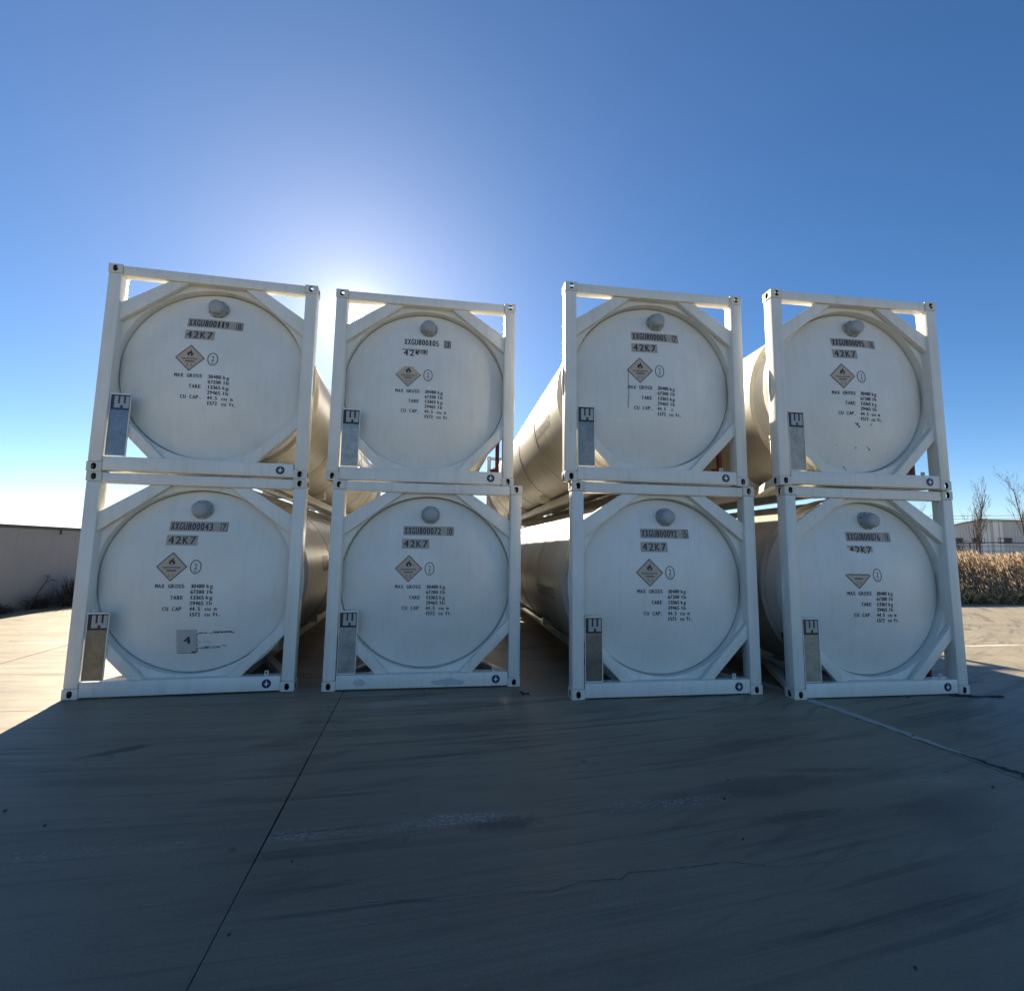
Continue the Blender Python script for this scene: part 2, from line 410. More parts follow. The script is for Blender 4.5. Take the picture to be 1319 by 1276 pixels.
def reed_mat(name, c, trans):
    m, nt, b = new_mat(name)
    geo = N(nt, 'ShaderNodeNewGeometry')
    r = geo.outputs['Random Per Island']
    col_ = mix(nt, r, tuple(x * 0.6 for x in c), tuple(min(1, x * 1.35) for x in c))
    L(nt, col_, b.inputs['Base Color']); b.inputs['Roughness'].default_value = 0.8
    tr = N(nt, 'ShaderNodeBsdfTranslucent'); L(nt, col_, tr.inputs['Color'])
    ms = N(nt, 'ShaderNodeMixShader'); ms.inputs[0].default_value = trans
    L(nt, b.outputs[0], ms.inputs[1]); L(nt, tr.outputs[0], ms.inputs[2])
    L(nt, ms.outputs[0], nt.nodes['Material Output'].inputs['Surface'])
    return m
M['reed_stem'] = reed_mat('reed_stem', (0.34, 0.245, 0.145), 0.55)
M['reed_plume'] = reed_mat('reed_plume', (0.41, 0.315, 0.225), 0.5)
M['reed_grass'] = reed_mat('reed_grass', (0.52, 0.43, 0.19), 0.6)

# ------------------------------------------------------------------ helpers
def mesh_from_bm(name, bm, mats, smooth=False, angle=None):
    me = bpy.data.meshes.new(name)
    bm.normal_update()
    bm.to_mesh(me); bm.free()
    for m in (mats if isinstance(mats, (list, tuple)) else [mats]):
        me.materials.append(m)
    if smooth:
        for p in me.polygons: p.use_smooth = True
        if angle is not None:
            me.set_sharp_from_angle(angle=math.radians(angle))
    return me
def link(name, data, parent=None, loc=None, rot=None):
    o = bpy.data.objects.new(name, data)
    col.objects.link(o)
    if parent is not None: o.parent = parent
    if loc is not None: o.location = loc
    if rot is not None: o.rotation_euler = rot
    return o
def thing(name, label, cat, loc=(0, 0, 0), rot=(0, 0, 0), group=None, data=None):
    o = link(name, data, None, loc, rot)
    o['label'] = label; o['category'] = cat
    if group: o['group'] = group
    return o
def structure(name, data, loc=(0, 0, 0)):
    o = link(name, data, None, loc); o['kind'] = 'structure'
    return o
def add_box(bm, x0, x1, y0, y1, z0, z1, bev=0.0):
    t = bmesh.new()
    bmesh.ops.create_cube(t, size=1)
    bmesh.ops.scale(t, vec=(x1 - x0, y1 - y0, z1 - z0), verts=t.verts)
    bmesh.ops.translate(t, vec=((x0 + x1) / 2, (y0 + y1) / 2, (z0 + z1) / 2), verts=t.verts)
    if bev: bmesh.ops.bevel(t, geom=list(t.edges), offset=bev, segments=2, profile=0.5, affect='EDGES')
    merge(bm, t)
def merge(bm, t):
    me = bpy.data.meshes.new('tmp'); t.to_mesh(me); t.free(); bm.from_mesh(me); bpy.data.meshes.remove(me)
def add_prism(bm, pts, y0, y1, bev=0.0):
    """polygon given in (x, z), extruded from y0 to y1"""
    t = bmesh.new()
    a = [t.verts.new((x, y0, z)) for x, z in pts]; c = [t.verts.new((x, y1, z)) for x, z in pts]
    n = len(pts)
    t.faces.new(a); t.faces.new(c[::-1])
    for i in range(n): t.faces.new((a[i], c[i], c[(i + 1) % n], a[(i + 1) % n]))
    bmesh.ops.recalc_face_normals(t, faces=t.faces)
    if bev: bmesh.ops.bevel(t, geom=list(t.edges), offset=bev, segments=2, profile=0.5, affect='EDGES')
    merge(bm, t)
def add_lathe(bm, prof, segs, axis_x=0.0, axis_z=0.0, close=False):
    """profile of (r, y) pairs turned about the y axis through (axis_x, axis_z)"""
    rings = []
    for r, y in prof:
        if r < 1e-6: rings.append([bm.verts.new((axis_x, y, axis_z))])
        else: rings.append([bm.verts.new((axis_x + r * math.sin(2 * PI * i / segs), y, axis_z + r * math.cos(2 * PI * i / segs))) for i in range(segs)])
    for a, b in zip(rings, rings[1:]):
        for i in range(segs):
            j = (i + 1) % segs
            if len(a) == 1: f = (a[0], b[i], b[j])
            elif len(b) == 1: f = (a[i], b[0], a[j])
            else: f = (a[i], b[i], b[j], a[j])
            bm.faces.new(f)
def add_tube(bm, pts, radii, n=6):
    rings = []
    for k, p in enumerate(pts):
        p = Vector(p)
        d = (Vector(pts[min(k + 1, len(pts) - 1)]) - Vector(pts[max(k - 1, 0)])).normalized()
        u = d.cross(Vector((0, 0, 1)) if abs(d.z) < 0.9 else Vector((1, 0, 0))).normalized(); w = d.cross(u)
        r = radii[k] if isinstance(radii, (list, tuple)) else radii
        rings.append([bm.verts.new(p + u * r * math.cos(2 * PI * i / n) + w * r * math.sin(2 * PI * i / n)) for i in range(n)])
    for a, b in zip(rings, rings[1:]):
        for i in range(n):
            bm.faces.new((a[i], a[(i + 1) % n], b[(i + 1) % n], b[i]))
    bm.faces.new(rings[0][::-1]); bm.faces.new(rings[-1])

# ------------------------------------------------------------------ ground
bm = bmesh.new()
bmesh.ops.create_grid(bm, x_segments=8, y_segments=8, size=900)
structure('ground', mesh_from_bm('ground', bm, M['earth']), (0, 0, -0.06))

yard = structure('concrete_yard', None)
XE = [-10.95, -6.0, -0.955, 4.60, 9.6, 14.6, 19.7, 25.0, 30.5, 36.0]
YE = [-15.8, -10.6, -5.3, -0.385, 4.28, 8.95, 13.7, 18.5, 23.3, 28.1]
SK = -0.0435
GAP = 0.0048
def xs(x, y): return x + SK * y
for i in range(len(XE) - 1):
    for j in range(len(YE) - 1):
        if j >= 5 and i >= 4: continue
        x0, x1, y0, y1 = XE[i] + GAP, XE[i + 1] - GAP, YE[j] + GAP, YE[j + 1] - GAP
        bm = bmesh.new()
        dz = random.uniform(-0.0015, 0.0015)
        loop = [(xs(x0, y0), y0), (xs(x1, y0), y0), (xs(x1, y1), y1), (xs(x0, y1), y1)]
        pts = []
        for k in range(4):                      # slightly chipped edges
            a, b = loop[k], loop[(k + 1) % 4]
            for s in range(8):
                t = s / 8; w = 0 if s == 0 else random.uniform(-0.003, 0.002)
                nx, ny = (b[1] - a[1]), -(b[0] - a[0]); ln = math.hypot(nx, ny)
                pts.append((a[0] + (b[0] - a[0]) * t + nx / ln * w, a[1] + (b[1] - a[1]) * t + ny / ln * w))
        top = [bm.verts.new((x, y, dz)) for x, y in pts]; bot = [bm.verts.new((x, y, -0.05)) for x, y in pts]
        bm.faces.new(top)
        n = len(pts)
        for k in range(n): bm.faces.new((top[k], bot[k], bot[(k + 1) % n], top[(k + 1) % n]))
        bmesh.ops.recalc_face_normals(bm, faces=bm.faces)
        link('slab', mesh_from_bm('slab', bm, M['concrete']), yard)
bm = bmesh.new()
add_box(bm, -11, 36, -15.8, 28.1, -0.045, -0.030)
link('joint_filler', mesh_from_bm('joint_filler', bm, M['tar']), yard)

def ribbon(name, pts, widths, z, mat, jag=0.3, sub=5):
    bm = bmesh.new(); prev = None
    P = []
    for k in range(len(pts) - 1):
        for s in range(sub):
            t = s / sub
            P.append((pts[k][0] + (pts[k + 1][0] - pts[k][0]) * t, pts[k][1] + (pts[k + 1][1] - pts[k][1]) * t, widths[k] + (widths[k + 1] - widths[k]) * t))
    P.append((*pts[-1], widths[-1]))
    for k, (x, y, w) in enumerate(P):
        a, b = P[max(0, k - 1)], P[min(len(P) - 1, k + 1)]
        dx, dy = b[0] - a[0], b[1] - a[1]; ln = math.hypot(dx, dy) or 1
        nx, ny = -dy / ln, dx / ln
        o = random.uniform(-1, 1) * jag * w * 0.8
        wl, wr = w * random.uniform(1 - jag, 1 + jag) / 2, w * random.uniform(1 - jag, 1 + jag) / 2
        cur = (bm.verts.new((x + nx * (wl + o), y + ny * (wl + o), z)), bm.verts.new((x - nx * (wr - o), y - ny * (wr - o), z)))
        if prev: bm.faces.new((prev[1], cur[1], cur[0], prev[0]))
        prev = cur
    bmesh.ops.recalc_face_normals(bm, faces=bm.faces)
    if bm.faces[:][0].normal.z < 0: bmesh.ops.reverse_faces(bm, faces=bm.faces)
    return link(name, mesh_from_bm(name, bm, mat), yard)
ribbon('joint_patch', [(4.50, -0.1), (4.60, -1.0), (4.70, -1.6), (4.74, -2.15), (4.80, -2.55)], [0.15, 0.14, 0.10, 0.08, 0.02], 0.004, M['sealant'], 0.22, 9)
ribbon('tar_seam', [(4.765, -2.45), (4.80, -2.70), (4.85, -2.9), (4.93, -3.3), (4.96, -4.2)], [0.012, 0.045, 0.07, 0.055, 0.03], 0.006, M['tar'], 0.55, 9)
ribbon('crack', [(-0.60, -3.72), (-0.35, -3.66), (-0.047, -3.652), (0.22, -3.69), (0.57, -3.675), (0.78, -3.69), (0.954, -3.635), (1.164, -3.649), (1.22, -3.60), (1.45, -3.603), (1.833, -3.584), (2.009, -3.639), (2.105, -3.671), (2.25, -3.655), (2.476, -3.663), (2.649, -3.614), (3.0, -3.60)],
       [0.001, 0.0015, 0.002, 0.002, 0.0015, 0.002, 0.003, 0.004, 0.003, 0.003, 0.004, 0.003, 0.002, 0.002, 0.0015, 0.0015, 0.001], 0.004, M['tar'], 1.0, 12)
ribbon('crack', [(0.0, -0.385), (0.02, -0.2), (0.0, 0.0)], [0.004, 0.006, 0.004], 0.004, M['tar'], 0.4, 4)

# ------------------------------------------------------------------ left boundary wall
wall = thing('boundary_wall', 'grey rendered yard wall with dark coping at the left edge', 'wall', (-10.66, 0, 0))
bm = bmesh.new(); add_box(bm, -0.24, 0, -18, 32, -0.05, 2.12, 0.01)
link('wall_body', mesh_from_bm('wall_body', bm, M['plaster']), wall)
bm = bmesh.new(); add_box(bm, -0.28, 0.045, -18, 32, 2.122, 2.20, 0.012)
link('coping', mesh_from_bm('coping', bm, M['coping']), wall)
bm = bmesh.new(); add_tube(bm, [(0.03, 9.3, 2.14), (0.03, 9.3, 1.98)], 0.018, 6)
link('drip_spout', mesh_from_bm('drip_spout', bm, M['coping']), wall)

# ------------------------------------------------------------------ warehouse
def at_px(x, y, D):
    d = CF * 620.374 + CR * (x - 659.5) - CU * (y - 638)
    d /= math.hypot(d.x, d.y)
    return CAM + d * D
pk = at_px(1262, 670, 90)
d2 = Vector((pk.x - CAM.x, pk.y - CAM.y, 0)).normalized()
rt = Vector((d2.y, -d2.x, 0))
wh_rot = math.atan2(rt.y, rt.x)
wh = thing('warehouse', 'grey metal-clad warehouse with a low gable behind the reeds', 'warehouse', (pk.x, pk.y, 0), (0, 0, wh_rot))
PZ = pk.z
gable = [(-9, 0), (24, 0), (24, PZ - 1.6), (0, PZ), (-9, PZ - 2.3)]
bm = bmesh.new(); add_prism(bm, gable, 0, 30)
link('wall', mesh_from_bm('wall', bm, M['cladding']), wh)
for sgn, (xa, za) in ((-1, (-9.4, PZ - 2.3)), (1, (24.4, PZ - 1.55))):
    bm = bmesh.new()
    pts = [(0, PZ + 0.02), (xa, za + 0.02), (xa, za + 0.16), (0, PZ + 0.16)]
    add_prism(bm, pts, -0.35, 30.3)
    link('roof', mesh_from_bm('roof', bm, M['roof']), wh)
for k, x0 in enumerate((0.05, 0.62, 1.2, 1.8)):
    bm = bmesh.new(); add_box(bm, x0, x0 + (0.5 if k in (0, 2) else 0.28), -0.05, 0.02, 0, PZ - 0.03 - x0 * 0.07)
    link('panel', mesh_from_bm('panel', bm, M['pale_cladding']), wh)
def px_local(x, y):
    p = at_px(x, y, 90) - Vector((pk.x, pk.y, 0))
    return p.dot(rt), p.z
for xa, xb in ((1226, 1240), (1253.5, 1268), (1286, 1303), (1321, 1338), (1356, 1373)):
    ua, za = px_local(xa, 693.5); ub, zb = px_local(xb, 699)
    f_bm = bmesh.new()
    add_box(f_bm, ua - 0.06, ub + 0.06, -0.07, 0.03, za, za + 0.08); add_box(f_bm, ua - 0.06, ub + 0.06, -0.07, 0.03, zb - 0.08, zb)
    add_box(f_bm, ua - 0.06, ua, -0.07, 0.03, zb, za); add_box(f_bm, ub, ub + 0.06, -0.07, 0.03, zb, za)
    um = (ua + ub) / 2; add_box(f_bm, um - 0.03, um + 0.03, -0.07, 0.03, zb, za)
    w = link('window', mesh_from_bm('window', f_bm, M['window_frame']), wh)
    for s0, s1 in ((ua, um - 0.03), (um + 0.03, ub)):
        bm = bmesh.new(); add_box(bm, s0, s1, -0.03, 0.02, zb, za)
        link('pane', mesh_from_bm('pane', bm, M['window_glass']), w)

# ------------------------------------------------------------------ fence beyond the reeds
fa, fb = at_px(1170, 716, 40), at_px(1420, 716, 40)
fd = Vector((fb.x - fa.x, fb.y - fa.y, 0)); fl = fd.length; fd.normalize()
fence = thing('wire_fence', 'thin grey wire fence on steel posts between reeds and warehouse', 'fence', (fa.x, fa.y, 0), (0, 0, math.atan2(fd.y, fd.x)))
fx = 0.0
while fx < fl:
    bm = bmesh.new(); add_box(bm, fx - 0.04, fx + 0.04, -0.04, 0.04, -0.06, 2.55, 0.006)
    link('post', mesh_from_bm('post', bm, M['galv']), fence); fx += 2.9
for z in (0.5, 1.0, 1.5, 2.0, 2.3, 2.52):
    bm = bmesh.new(); add_tube(bm, [(x, 0.05, z + 0.015 * math.sin(x * 2)) for x in [i * fl / 12 for i in range(13)]], 0.013 if z < 2.5 else 0.03, 5)
    link('rail' if z > 2.5 else 'wire', mesh_from_bm('rail', bm, M['galv']), fence)

# ------------------------------------------------------------------ overhead wires
pl = thing('power_line', 'three thin overhead wires crossing the sky above the warehouse roof', 'power line')
for (ya, yb) in ((664.5, 660.5), (668, 664.5), (673, 667.5)):
    a, b = at_px(1160, ya, 62), at_px(1420, yb - (yb - 664) * 0, 62)
    pts = []
    for k in range(25):
        t = k / 24; p = a.lerp(b, t); p.z -= 0.35 * 4 * t * (1 - t) * 0.3
        pts.append(p)
    bm = bmesh.new(); add_tube(bm, pts, 0.016, 5)
    link('wire', mesh_from_bm('wire', bm, M['wire']), pl)

# ------------------------------------------------------------------ bare trees
def tree(label, base, height, spread, seed, stems=1, lean=0.0):
    rnd = random.Random(seed)
    t = thing('bare_tree', label, 'tree', base, (0, 0, 0), 'bare winter trees in front of the warehouse')
    tb, cb = bmesh.new(), bmesh.new()
    def limb(bm, p, d, length, r, depth):
        n = 4; pts, rad = [p.copy()], [r]
        q = p.copy(); dd = d.copy()
        for i in range(n):
            dd = (dd + Vector((rnd.uniform(-1, 1), rnd.uniform(-1, 1), rnd.uniform(-0.2, 0.5))) * 0.10).normalized()
            q = q + dd * length / n
            pts.append(q.copy()); rad.append(r * (1 - 0.68 * (i + 1) / n))
        add_tube(bm, pts, rad, 5 if depth < 2 else 3)
        if depth >= 4: return
        k = {0: 17, 1: 6, 2: 4, 3: 3}[depth]
        for i in range(k):
            f = rnd.uniform(0.28 if depth == 0 else 0.2, 0.99)
            fi = f * n; i0 = min(int(fi), n - 1); pp = pts[i0].lerp(pts[i0 + 1], fi - i0)
            ang = rnd.uniform(0, 2 * PI)
            side = Vector((math.cos(ang), math.sin(ang), 0)) * spread
            nd = (dd * 0.9 + side + Vector((0, 0, 0.25))).normalized()
            ln = length * rnd.uniform(0.26, 0.45) * (1.15 - 0.55 * f if depth == 0 else 1)
            limb(cb, pp, nd, ln, max(0.0045, r * (1 - 0.66 * f) * 0.40), depth + 1)
    for s in range(stems):
        a = rnd.uniform(0, 2 * PI)
        limb(tb, Vector((0.25 * math.cos(a) * (s > 0), 0.25 * math.sin(a) * (s > 0), -0.1)), Vector((0.16 * math.cos(a) * (s > 0) + lean, 0.1 * math.sin(a) * (s > 0), 1)).normalized(), height * rnd.uniform(0.86, 1.0) if s else height, 0.07, 0)
    link('trunk', mesh_from_bm('trunk', tb, M['bark'], True), t)
    link('crown', mesh_from_bm('crown', cb, M['twig']), t)
def tree_at(label, px, ytop, D, spread, seed, stems, lean=0.0):
    p = at_px(px, ytop, D)
    tree(label, (p.x, p.y, -0.06), (p.z + 0.06) * 0.9, spread, seed, stems, lean)
tree_at('tall narrow bare tree just right of the rightmost container stack', 1247, 622, 55, 0.33, 3, 2)
tree_at('spreading bare tree at the right edge in front of the warehouse', 1318, 612, 52, 0.45, 11, 2)
tree_at('small bare tree seen through the top corner of the lower right container frame', 1190, 650, 58, 0.8, 21, 2)
tree_at('short dark bare tree leaning left of the narrow tall one', 1236, 688, 45, 0.9, 33, 2, -0.25)

# ------------------------------------------------------------------ reeds
def reeds():
    rnd = random.Random(5)
    V, F, MI = [], [], []
    def quad(a, b, c, d, mi):
        n = len(V); V.extend((a, b, c, d)); F.append((n, n + 1, n + 2, n + 3)); MI.append(mi)
    for k in range(19000):
        u = rnd.random()
        x = rnd.uniform(11.5, 33); y = 9.02 + 4.6 * u
        # the bank of reeds rises gently away from the yard
        h = min(0.30 + (y - 9.0) * 0.42, 1.62 + 0.12 * math.sin(x * 0.9) + 0.07 * math.sin(x * 3.1)) * rnd.uniform(0.62, 1.16)
        lx, ly = rnd.gauss(-0.22, 0.10), rnd.gauss(0, 0.12)
        a = rnd.uniform(0, PI); wx, wy = math.cos(a), math.sin(a)
        def pt(t, w): return (x + lx * t * t * h + wx * w, y + ly * t * t * h + wy * w, h * t - 0.06)
        w0 = 0.008
        quad(pt(0, -w0), pt(0, w0), pt(0.6, w0), pt(0.6, -w0), 0)
        quad(pt(0.6, -w0), pt(0.6, w0), pt(1, w0 * 0.5), pt(1, -w0 * 0.5), 0)
        for q in range(3):                                          # drooping strap leaves
            t = rnd.uniform(0.25, 0.85); b = pt(t, 0)
            aa = rnd.uniform(0, 2 * PI); ln = rnd.uniform(0.18, 0.42)
            ex, ey, ez = b[0] + math.cos(aa) * ln - 0.08, b[1] + math.sin(aa) * ln, b[2] + rnd.uniform(-0.18, 0.22)
            s = 0.012
            quad((b[0], b[1], b[2] - s), (b[0], b[1], b[2] + s), ((b[0] + ex) / 2, (b[1] + ey) / 2, (b[2] + ez) / 2 + 0.09), (ex, ey, ez), 0 if rnd.random() < 0.75 else 2)
        if rnd.random() < 0.85:                                     # feathery plume
            tip = pt(1, 0)
            for q in range(3):
                aa = rnd.uniform(0, 2 * PI); s = rnd.uniform(0.010, 0.020)
                cx, cy = math.cos(aa) * s, math.sin(aa) * s
                dx, dy, dz = -0.10 + rnd.uniform(-0.06, 0.03), rnd.uniform(-0.05, 0.05), rnd.uniform(0.12, 0.26)
                quad((tip[0], tip[1], tip[2] - 0.05), (tip[0] + dx * 0.4 + cx, tip[1] + dy * 0.4 + cy, tip[2] + dz * 0.35), (tip[0] + dx, tip[1] + dy, tip[2] + dz), (tip[0] + dx * 0.4 - cx, tip[1] + dy * 0.4 - cy, tip[2] + dz * 0.35), 1)
    for k in range(3000):                                           # low grass in front and beneath
        x = rnd.uniform(11.5, 33); y = rnd.uniform(8.98, 10.2) if rnd.random() < 0.5 else rnd.uniform(8.98, 9.4)
        h = rnd.uniform(0.2, 0.5); a = rnd.uniform(0, 2 * PI); ln = rnd.uniform(0.05, 0.3)
        dx, dy = math.cos(a) * ln - 0.06, math.sin(a) * ln; s = 0.009
        quad((x - s, y, -0.06), (x + s, y, -0.06), (x + dx * 0.4 + s, y + dy * 0.4, h * 0.6), (x + dx, y + dy, h), 2)
    me = bpy.data.meshes.new('reeds'); me.from_pydata(V, [], F)
    for m in ('reed_stem', 'reed_plume', 'reed_grass'): me.materials.append(M[m])
    me.polygons.foreach_set('material_index', MI)
    return me
ro = link('dry_reeds', reeds()); ro['kind'] = 'stuff'
ro['label'] = 'band of tall dry golden brown reeds beyond the yard'; ro['category'] = 'reeds'

# ------------------------------------------------------------------ dry growth and sticks at the left wall
def bush(label, loc, rx, ry, h, seed, n=260):
    rnd = random.Random(seed)
    t = thing('dry_bush', label, 'bush', loc, group='dry bushes along the wall')
    sb, lb = bmesh.new(), bmesh.new()
    for k in range(n):
        bx, by = rnd.gauss(0, rx * 0.35), rnd.gauss(0, ry * 0.35)
        hh = h * rnd.uniform(0.4, 1.0) * math.exp(-((bx / rx) ** 2 + (by / ry) ** 2))
        ex, ey = bx + rnd.gauss(0, 0.16), by + rnd.gauss(0, 0.16)
        mid = ((bx + ex) / 2 + rnd.gauss(0, 0.04), (by + ey) / 2 + rnd.gauss(0, 0.04), hh * 0.55)
        add_tube(sb, [(bx, by, -0.02), mid, (ex, ey, hh)], [0.008, 0.006, 0.003], 3)
        for q in range(4):
            p = Vector(mid).lerp(Vector((ex, ey, hh)), rnd.random()); a = rnd.uniform(0, 2 * PI); s = rnd.uniform(0.02, 0.05)
            d = Vector((math.cos(a), math.sin(a), rnd.uniform(-0.6, 0.6))) * s; e = Vector((-math.sin(a), math.cos(a), 0)) * s * 0.4
            lb.faces.new([lb.verts.new(p - e * 0.2), lb.verts.new(p + d * 0.5 - e), lb.verts.new(p + d), lb.verts.new(p + d * 0.5 + e)])
    link('stem', mesh_from_bm('stem', sb, M['twig']), t)
    lf = link('leaves', mesh_from_bm('leaves', lb, M['dry_leaf']), t); lf['kind'] = 'stuff'
bush('dark tangled dry bush against the wall beside the left container stack', (-10.05, 9.5, 0), 0.50, 1.0, 0.95, 4, 520)
bush('low dry weed clump at the wall foot left of the tangled bush', (-10.42, 8.55, 0), 0.22, 0.30, 0.40, 6, 120)
bush('small dry weed tuft at the wall foot by the left picture edge', (-10.45, 7.35, 0), 0.2, 0.3, 0.30, 8, 110)
st = thing('fallen_branch', 'dark bare branch leaning against the wall', 'branch', (-10.4, 8.3, 0))
bm = bmesh.new(); add_tube(bm, [(0.12, -0.35, 0.0), (0.02, 0.0, 0.32), (-0.14, 0.52, 0.66), (-0.2, 0.72, 0.86)], [0.022, 0.018, 0.014, 0.008], 6)
add_tube(bm, [(-0.14, 0.52, 0.66), (-0.1, 0.7, 0.72), (-0.05, 0.85, 0.70)], [0.01, 0.007, 0.004], 5)
add_tube(bm, [(0.02, 0.0, 0.32), (0.05, 0.25, 0.38), (0.06, 0.42, 0.36)], [0.01, 0.007, 0.004], 5)
link('stem', mesh_from_bm('stem', bm, M['twig'], True), st)
sk = thing('wooden_stick', 'pale straight stick leaning against the wall above the bush', 'stick', (-10.3, 9.0, 0))
bm = bmesh.new(); add_tube(bm, [(0.2, 0.75, 0.05), (0.0, 0.3, 0.45), (-0.32, -0.1, 0.86)], [0.016, 0.016, 0.013], 6)
link('shaft', mesh_from_bm('shaft', bm, M['pale_stick'], True), sk)

# ------------------------------------------------------------------ tank containers
CW, CH, CL = 2.438, 2.591, 12.192
HX = CW / 2
TZ, RS = 1.315, 1.106            # tank axis height, inner radius of the end skirt
Y0, RC, RK = 0.035, 3.5, 1.078
def head_y(r):
    if r < RK: return Y0 + RC - math.sqrt(RC * RC - r * r)
    s = RK / RC; c = math.sqrt(1 - s * s); rk = (RS - 0.004 - RK) / (1 - s); rc = RS - 0.004 - rk
    sn = min(1.0, (r - rc) / rk)
    return Y0 + RC - RC * c + rk * (c - math.sqrt(max(0, 1 - sn * sn)))
DX, DZ = 0.0, 0.0
def on_head(x, z): return head_y(math.hypot(x + DX, z + DZ - TZ))      # print is laid out about its own centre, DX off the tank's

def make_casting():
    W, D, H, t = 0.162, 0.178, 0.118, 0.024
    def tmp(bm): 
        me = bpy.data.meshes.new('cut'); bmesh.ops.recalc_face_normals(bm, faces=bm.faces); bm.to_mesh(me); bm.free()
        o = bpy.data.objects.new('cut', me); col.objects.link(o); return o
    bm = bmesh.new(); add_box(bm, 0, W, 0, D, 0, H, 0.008); base = tmp(bm)
    def stadium(bm, axis, w, h, c0, c1):
        r = w / 2; pts = []
        for k in range(9): a = PI * k / 8; pts.append((r * math.cos(a), (h / 2 - r) + r * math.sin(a)))
        for k in range(9): a = PI + PI * k / 8; pts.append((r * math.cos(a), -(h / 2 - r) + r * math.sin(a)))
        lo, hi = c1
        conv = {'y': lambda u, v, s: (c0[0] + u, s, c0[1] + v), 'x': lambda u, v, s: (s, c0[0] + u, c0[1] + v), 'z': lambda u, v, s: (c0[0] + u, c0[1] + v, s)}[axis]
        a = [bm.verts.new(conv(u, v, lo)) for u, v in pts]; b = [bm.verts.new(conv(u, v, hi)) for u, v in pts]
        n = len(pts); bm.faces.new(a); bm.faces.new(b[::-1])
        for i in range(n): bm.faces.new((a[i], b[i], b[(i + 1) % n], a[(i + 1) % n]))
    cuts = []
    bm = bmesh.new(); add_box(bm, t, W - t, t, D - t, t, H - t); cuts.append(tmp(bm))
    for axis, w, h, c0, rng in (('y', 0.054, 0.080, (W / 2, H / 2), (-0.02, D + 0.02)), ('x', 0.056, 0.080, (D / 2, H / 2), (-0.02, W + 0.02)), ('z', 0.064, 0.110, (W / 2, D / 2), (-0.02, H + 0.02))):
        bm = bmesh.new(); stadium(bm, axis, w, h, c0, rng); cuts.append(tmp(bm))
    for c in cuts:
        md = base.modifiers.new('b', 'BOOLEAN'); md.operation = 'DIFFERENCE'; md.object = c; md.solver = 'EXACT'
    dg = bpy.context.evaluated_depsgraph_get()
    me = bpy.data.meshes.new_from_object(base.evaluated_get(dg))
    for c in cuts + [base]: bpy.data.objects.remove(c, do_unlink=True)
    me.name = 'corner_casting'; me.materials.clear(); me.materials.append(M['casting']); me.materials.append(M['casting_inside'])
    for p in me.polygons:
        c = p.center; e = 0.0095
        p.material_index = int(e < c.x < W - e and e < c.y < D - e and e < c.z < H - e)
    me.transform(Matrix.Translation((-W / 2, -D / 2, -H / 2)))
    return me

